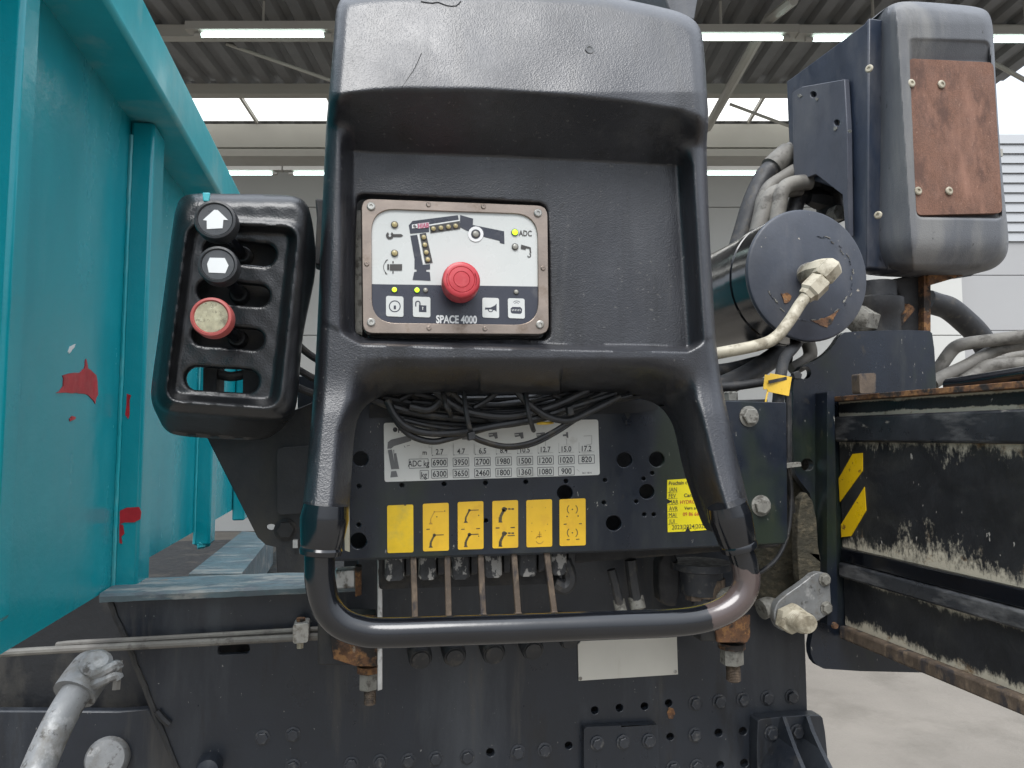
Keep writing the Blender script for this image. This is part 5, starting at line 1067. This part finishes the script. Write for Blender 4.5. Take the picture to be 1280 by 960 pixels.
# muddy casting behind
M('mud', (.045, .040, .026), .9, var=.35, vs=30, bump=.9, bs=70, brushed=(1, 1, 1.6), stains=[((.11, .092, .06), .5, .7, 60, (1, 1, 1.4), .95, 7, .8), ((.035, .032, .022), .5, .68, 28, (1, 1, 1), .9, 7, .8)])
cs = thing('crane_base', 'mud caked olive brown crane base casting behind the end plate', 'casting', PY(980, 760, 1.27))
mb = MB(); cpt = [(940, 560), (1022, 560), (1030, 690), (1038, 760), (1000, 764), (958, 742), (930, 720), (925, 680)]
mb.lathe(PY(983, 765, 1.33), (0, 0, 1), [(0, .05), (.02, .075), (.10, .078), (.20, .066), (.32, .062)], 32); mb.build('column', 'mud', cs)
mb = MB(); yslab(mb, chaikin([(1004, 610), (1020, 632), (1024, 700), (1034, 708), (1044, 690), (1045, 770), (1020, 780), (1000, 740), (996, 660)], 1), 1.185, .02); mb.build('flange', 'mud', cs, True, 30, .004)
mb = MB().lathe(PY(998, 656, 1.255), (-.2, -1, 0), [(0, .012), (.01, .012)], 16); mb.build('plug', 'mud', cs)
# link and pin
zl5 = ZM(900, 640, .1875); Lp = lambda x, y, Y: PY(*zl5(x, y), Y)
lk = thing('link_pin', 'threaded pin with hex nut through a worn grey link plate', 'pin', Lp(540, 800, 1.15))
mb = MB(); mb.slab([Lp(x, y, 1.16) for x, y in chaikin([(365, 640), (400, 580), (560, 470), (640, 400), (730, 410), (745, 640), (730, 680), (600, 760), (480, 800), (400, 790), (362, 720)], 1)], [], (0, .016, 0)); mb.build('link_plate', 'galv', lk, True, 30, .003)
MB().tube([Lp(275, 650, 1.19), Lp(330, 635, 1.19), Lp(430, 670, 1.17)], .018, 14).build('pin_tail', 'bolt_dirty', lk)
MB().lathe(Lp(450, 700, 1.158), (.42, -1, -.12), [(0, .026), (.004, .029), (.014, .029), (.016, .026)], 6, .4).build('nut', 'pipe_pale', lk)
prof = []
for k in range(7): prof += [(.012 + k * .0035, .0205), (.0138 + k * .0035, .0192)]
prof += [(.037, .0195), (.041, .017), (.041, .001)]
MB().lathe(Lp(450, 700, 1.158), (.42, -1, -.12), prof, 26).build('threaded_pin', 'pipe_pale', lk, True, 50)
for x, y in ((708, 640), (697, 450)):
    px, py = zl5(x, y); bolt(px, py, 1.159, 6.5, lk, 'bolt_dirty')
MB().lathe(Lp(760, 755, 1.165), (0, -1, 0), [(0, .006), (.006, .005)], 10).build('rust_stub', 'rust', lk)

# signal cable with sleeve, tag and ties
zq = ZM(890, 420, .1458); Q = lambda x, y, Y: PY(*zq(x, y), Y)
sc_ = thing('signal_cable', 'black sleeved cable with bright yellow tag running down past the plate bolts', 'cable', PY(955, 712, 1.1))
MB().tube([Q(760, 20, 1.2), Q(690, 110, 1.14), Q(625, 190, 1.12), Q(590, 330, 1.1), Q(570, 520, 1.1), Q(555, 650, 1.1)], .0098, 16).build('sleeve', 'rubber', sc_)
MB().tube([Q(545, 640, 1.1), Q(545, 740, 1.1), Q(543, 845, 1.1)], .0062, 14).build('heat_shrink', 'rubber', sc_)
MB().tube([Q(543, 820, 1.1), Q(570, 920, 1.1), PY(978, 565, 1.1), PY(986, 590, 1.11), PY(989, 620, 1.12), PY(985, 665, 1.12), PY(973, 695, 1.12), PY(955, 712, 1.12), PY(935, 722, 1.13)], .0039, 10).build('cable', 'cable_black', sc_)
MB().tube([Q(650, 480, 1.13), Q(655, 700, 1.13), Q(655, 960, 1.13), PY(986, 600, 1.14), PY(990, 640, 1.16)], .006, 10).build('cable', 'rubber', sc_)
mb = MB(); mb.slab([Q(x, y, 1.082) for x, y in ((500, 318), (686, 352), (660, 515), (480, 478), (470, 455), (450, 462), (440, 450), (455, 330), (495, 335))], [], (0, .0015, 0)); mb.build('tag', 'tag_yellow', sc_, True, 30, .0004)
MB().tube([Q(478, 470, 1.084), Q(460, 580, 1.082), Q(490, 690, 1.082), Q(540, 725, 1.082), Q(600, 752, 1.084)], .0016, 8).build('tag_tail', 'tag_yellow', sc_)
MB().bar(Q(485, 395, 1.078), Q(720, 345, 1.085), .0012, .0055).build('cable_tie', 'rubber', sc_)
mb = MB(); mb.slab([Q(x, y, 1.08) for x, y in ((700, 315), (745, 295), (775, 330), (765, 370), (710, 365))], [], (0, .01, 0)); mb.build('tie_head', 'rubber', sc_, True, 30, .001)
mb = MB(); mb.slab([PY(*z7(x, y), 1.09) for x, y in ((965, 597), (1045, 590), (1050, 612), (968, 622))], [], (0, .01, 0)); mb.build('tie_head', 'bolt_dirty', sc_, True, 30, .001)
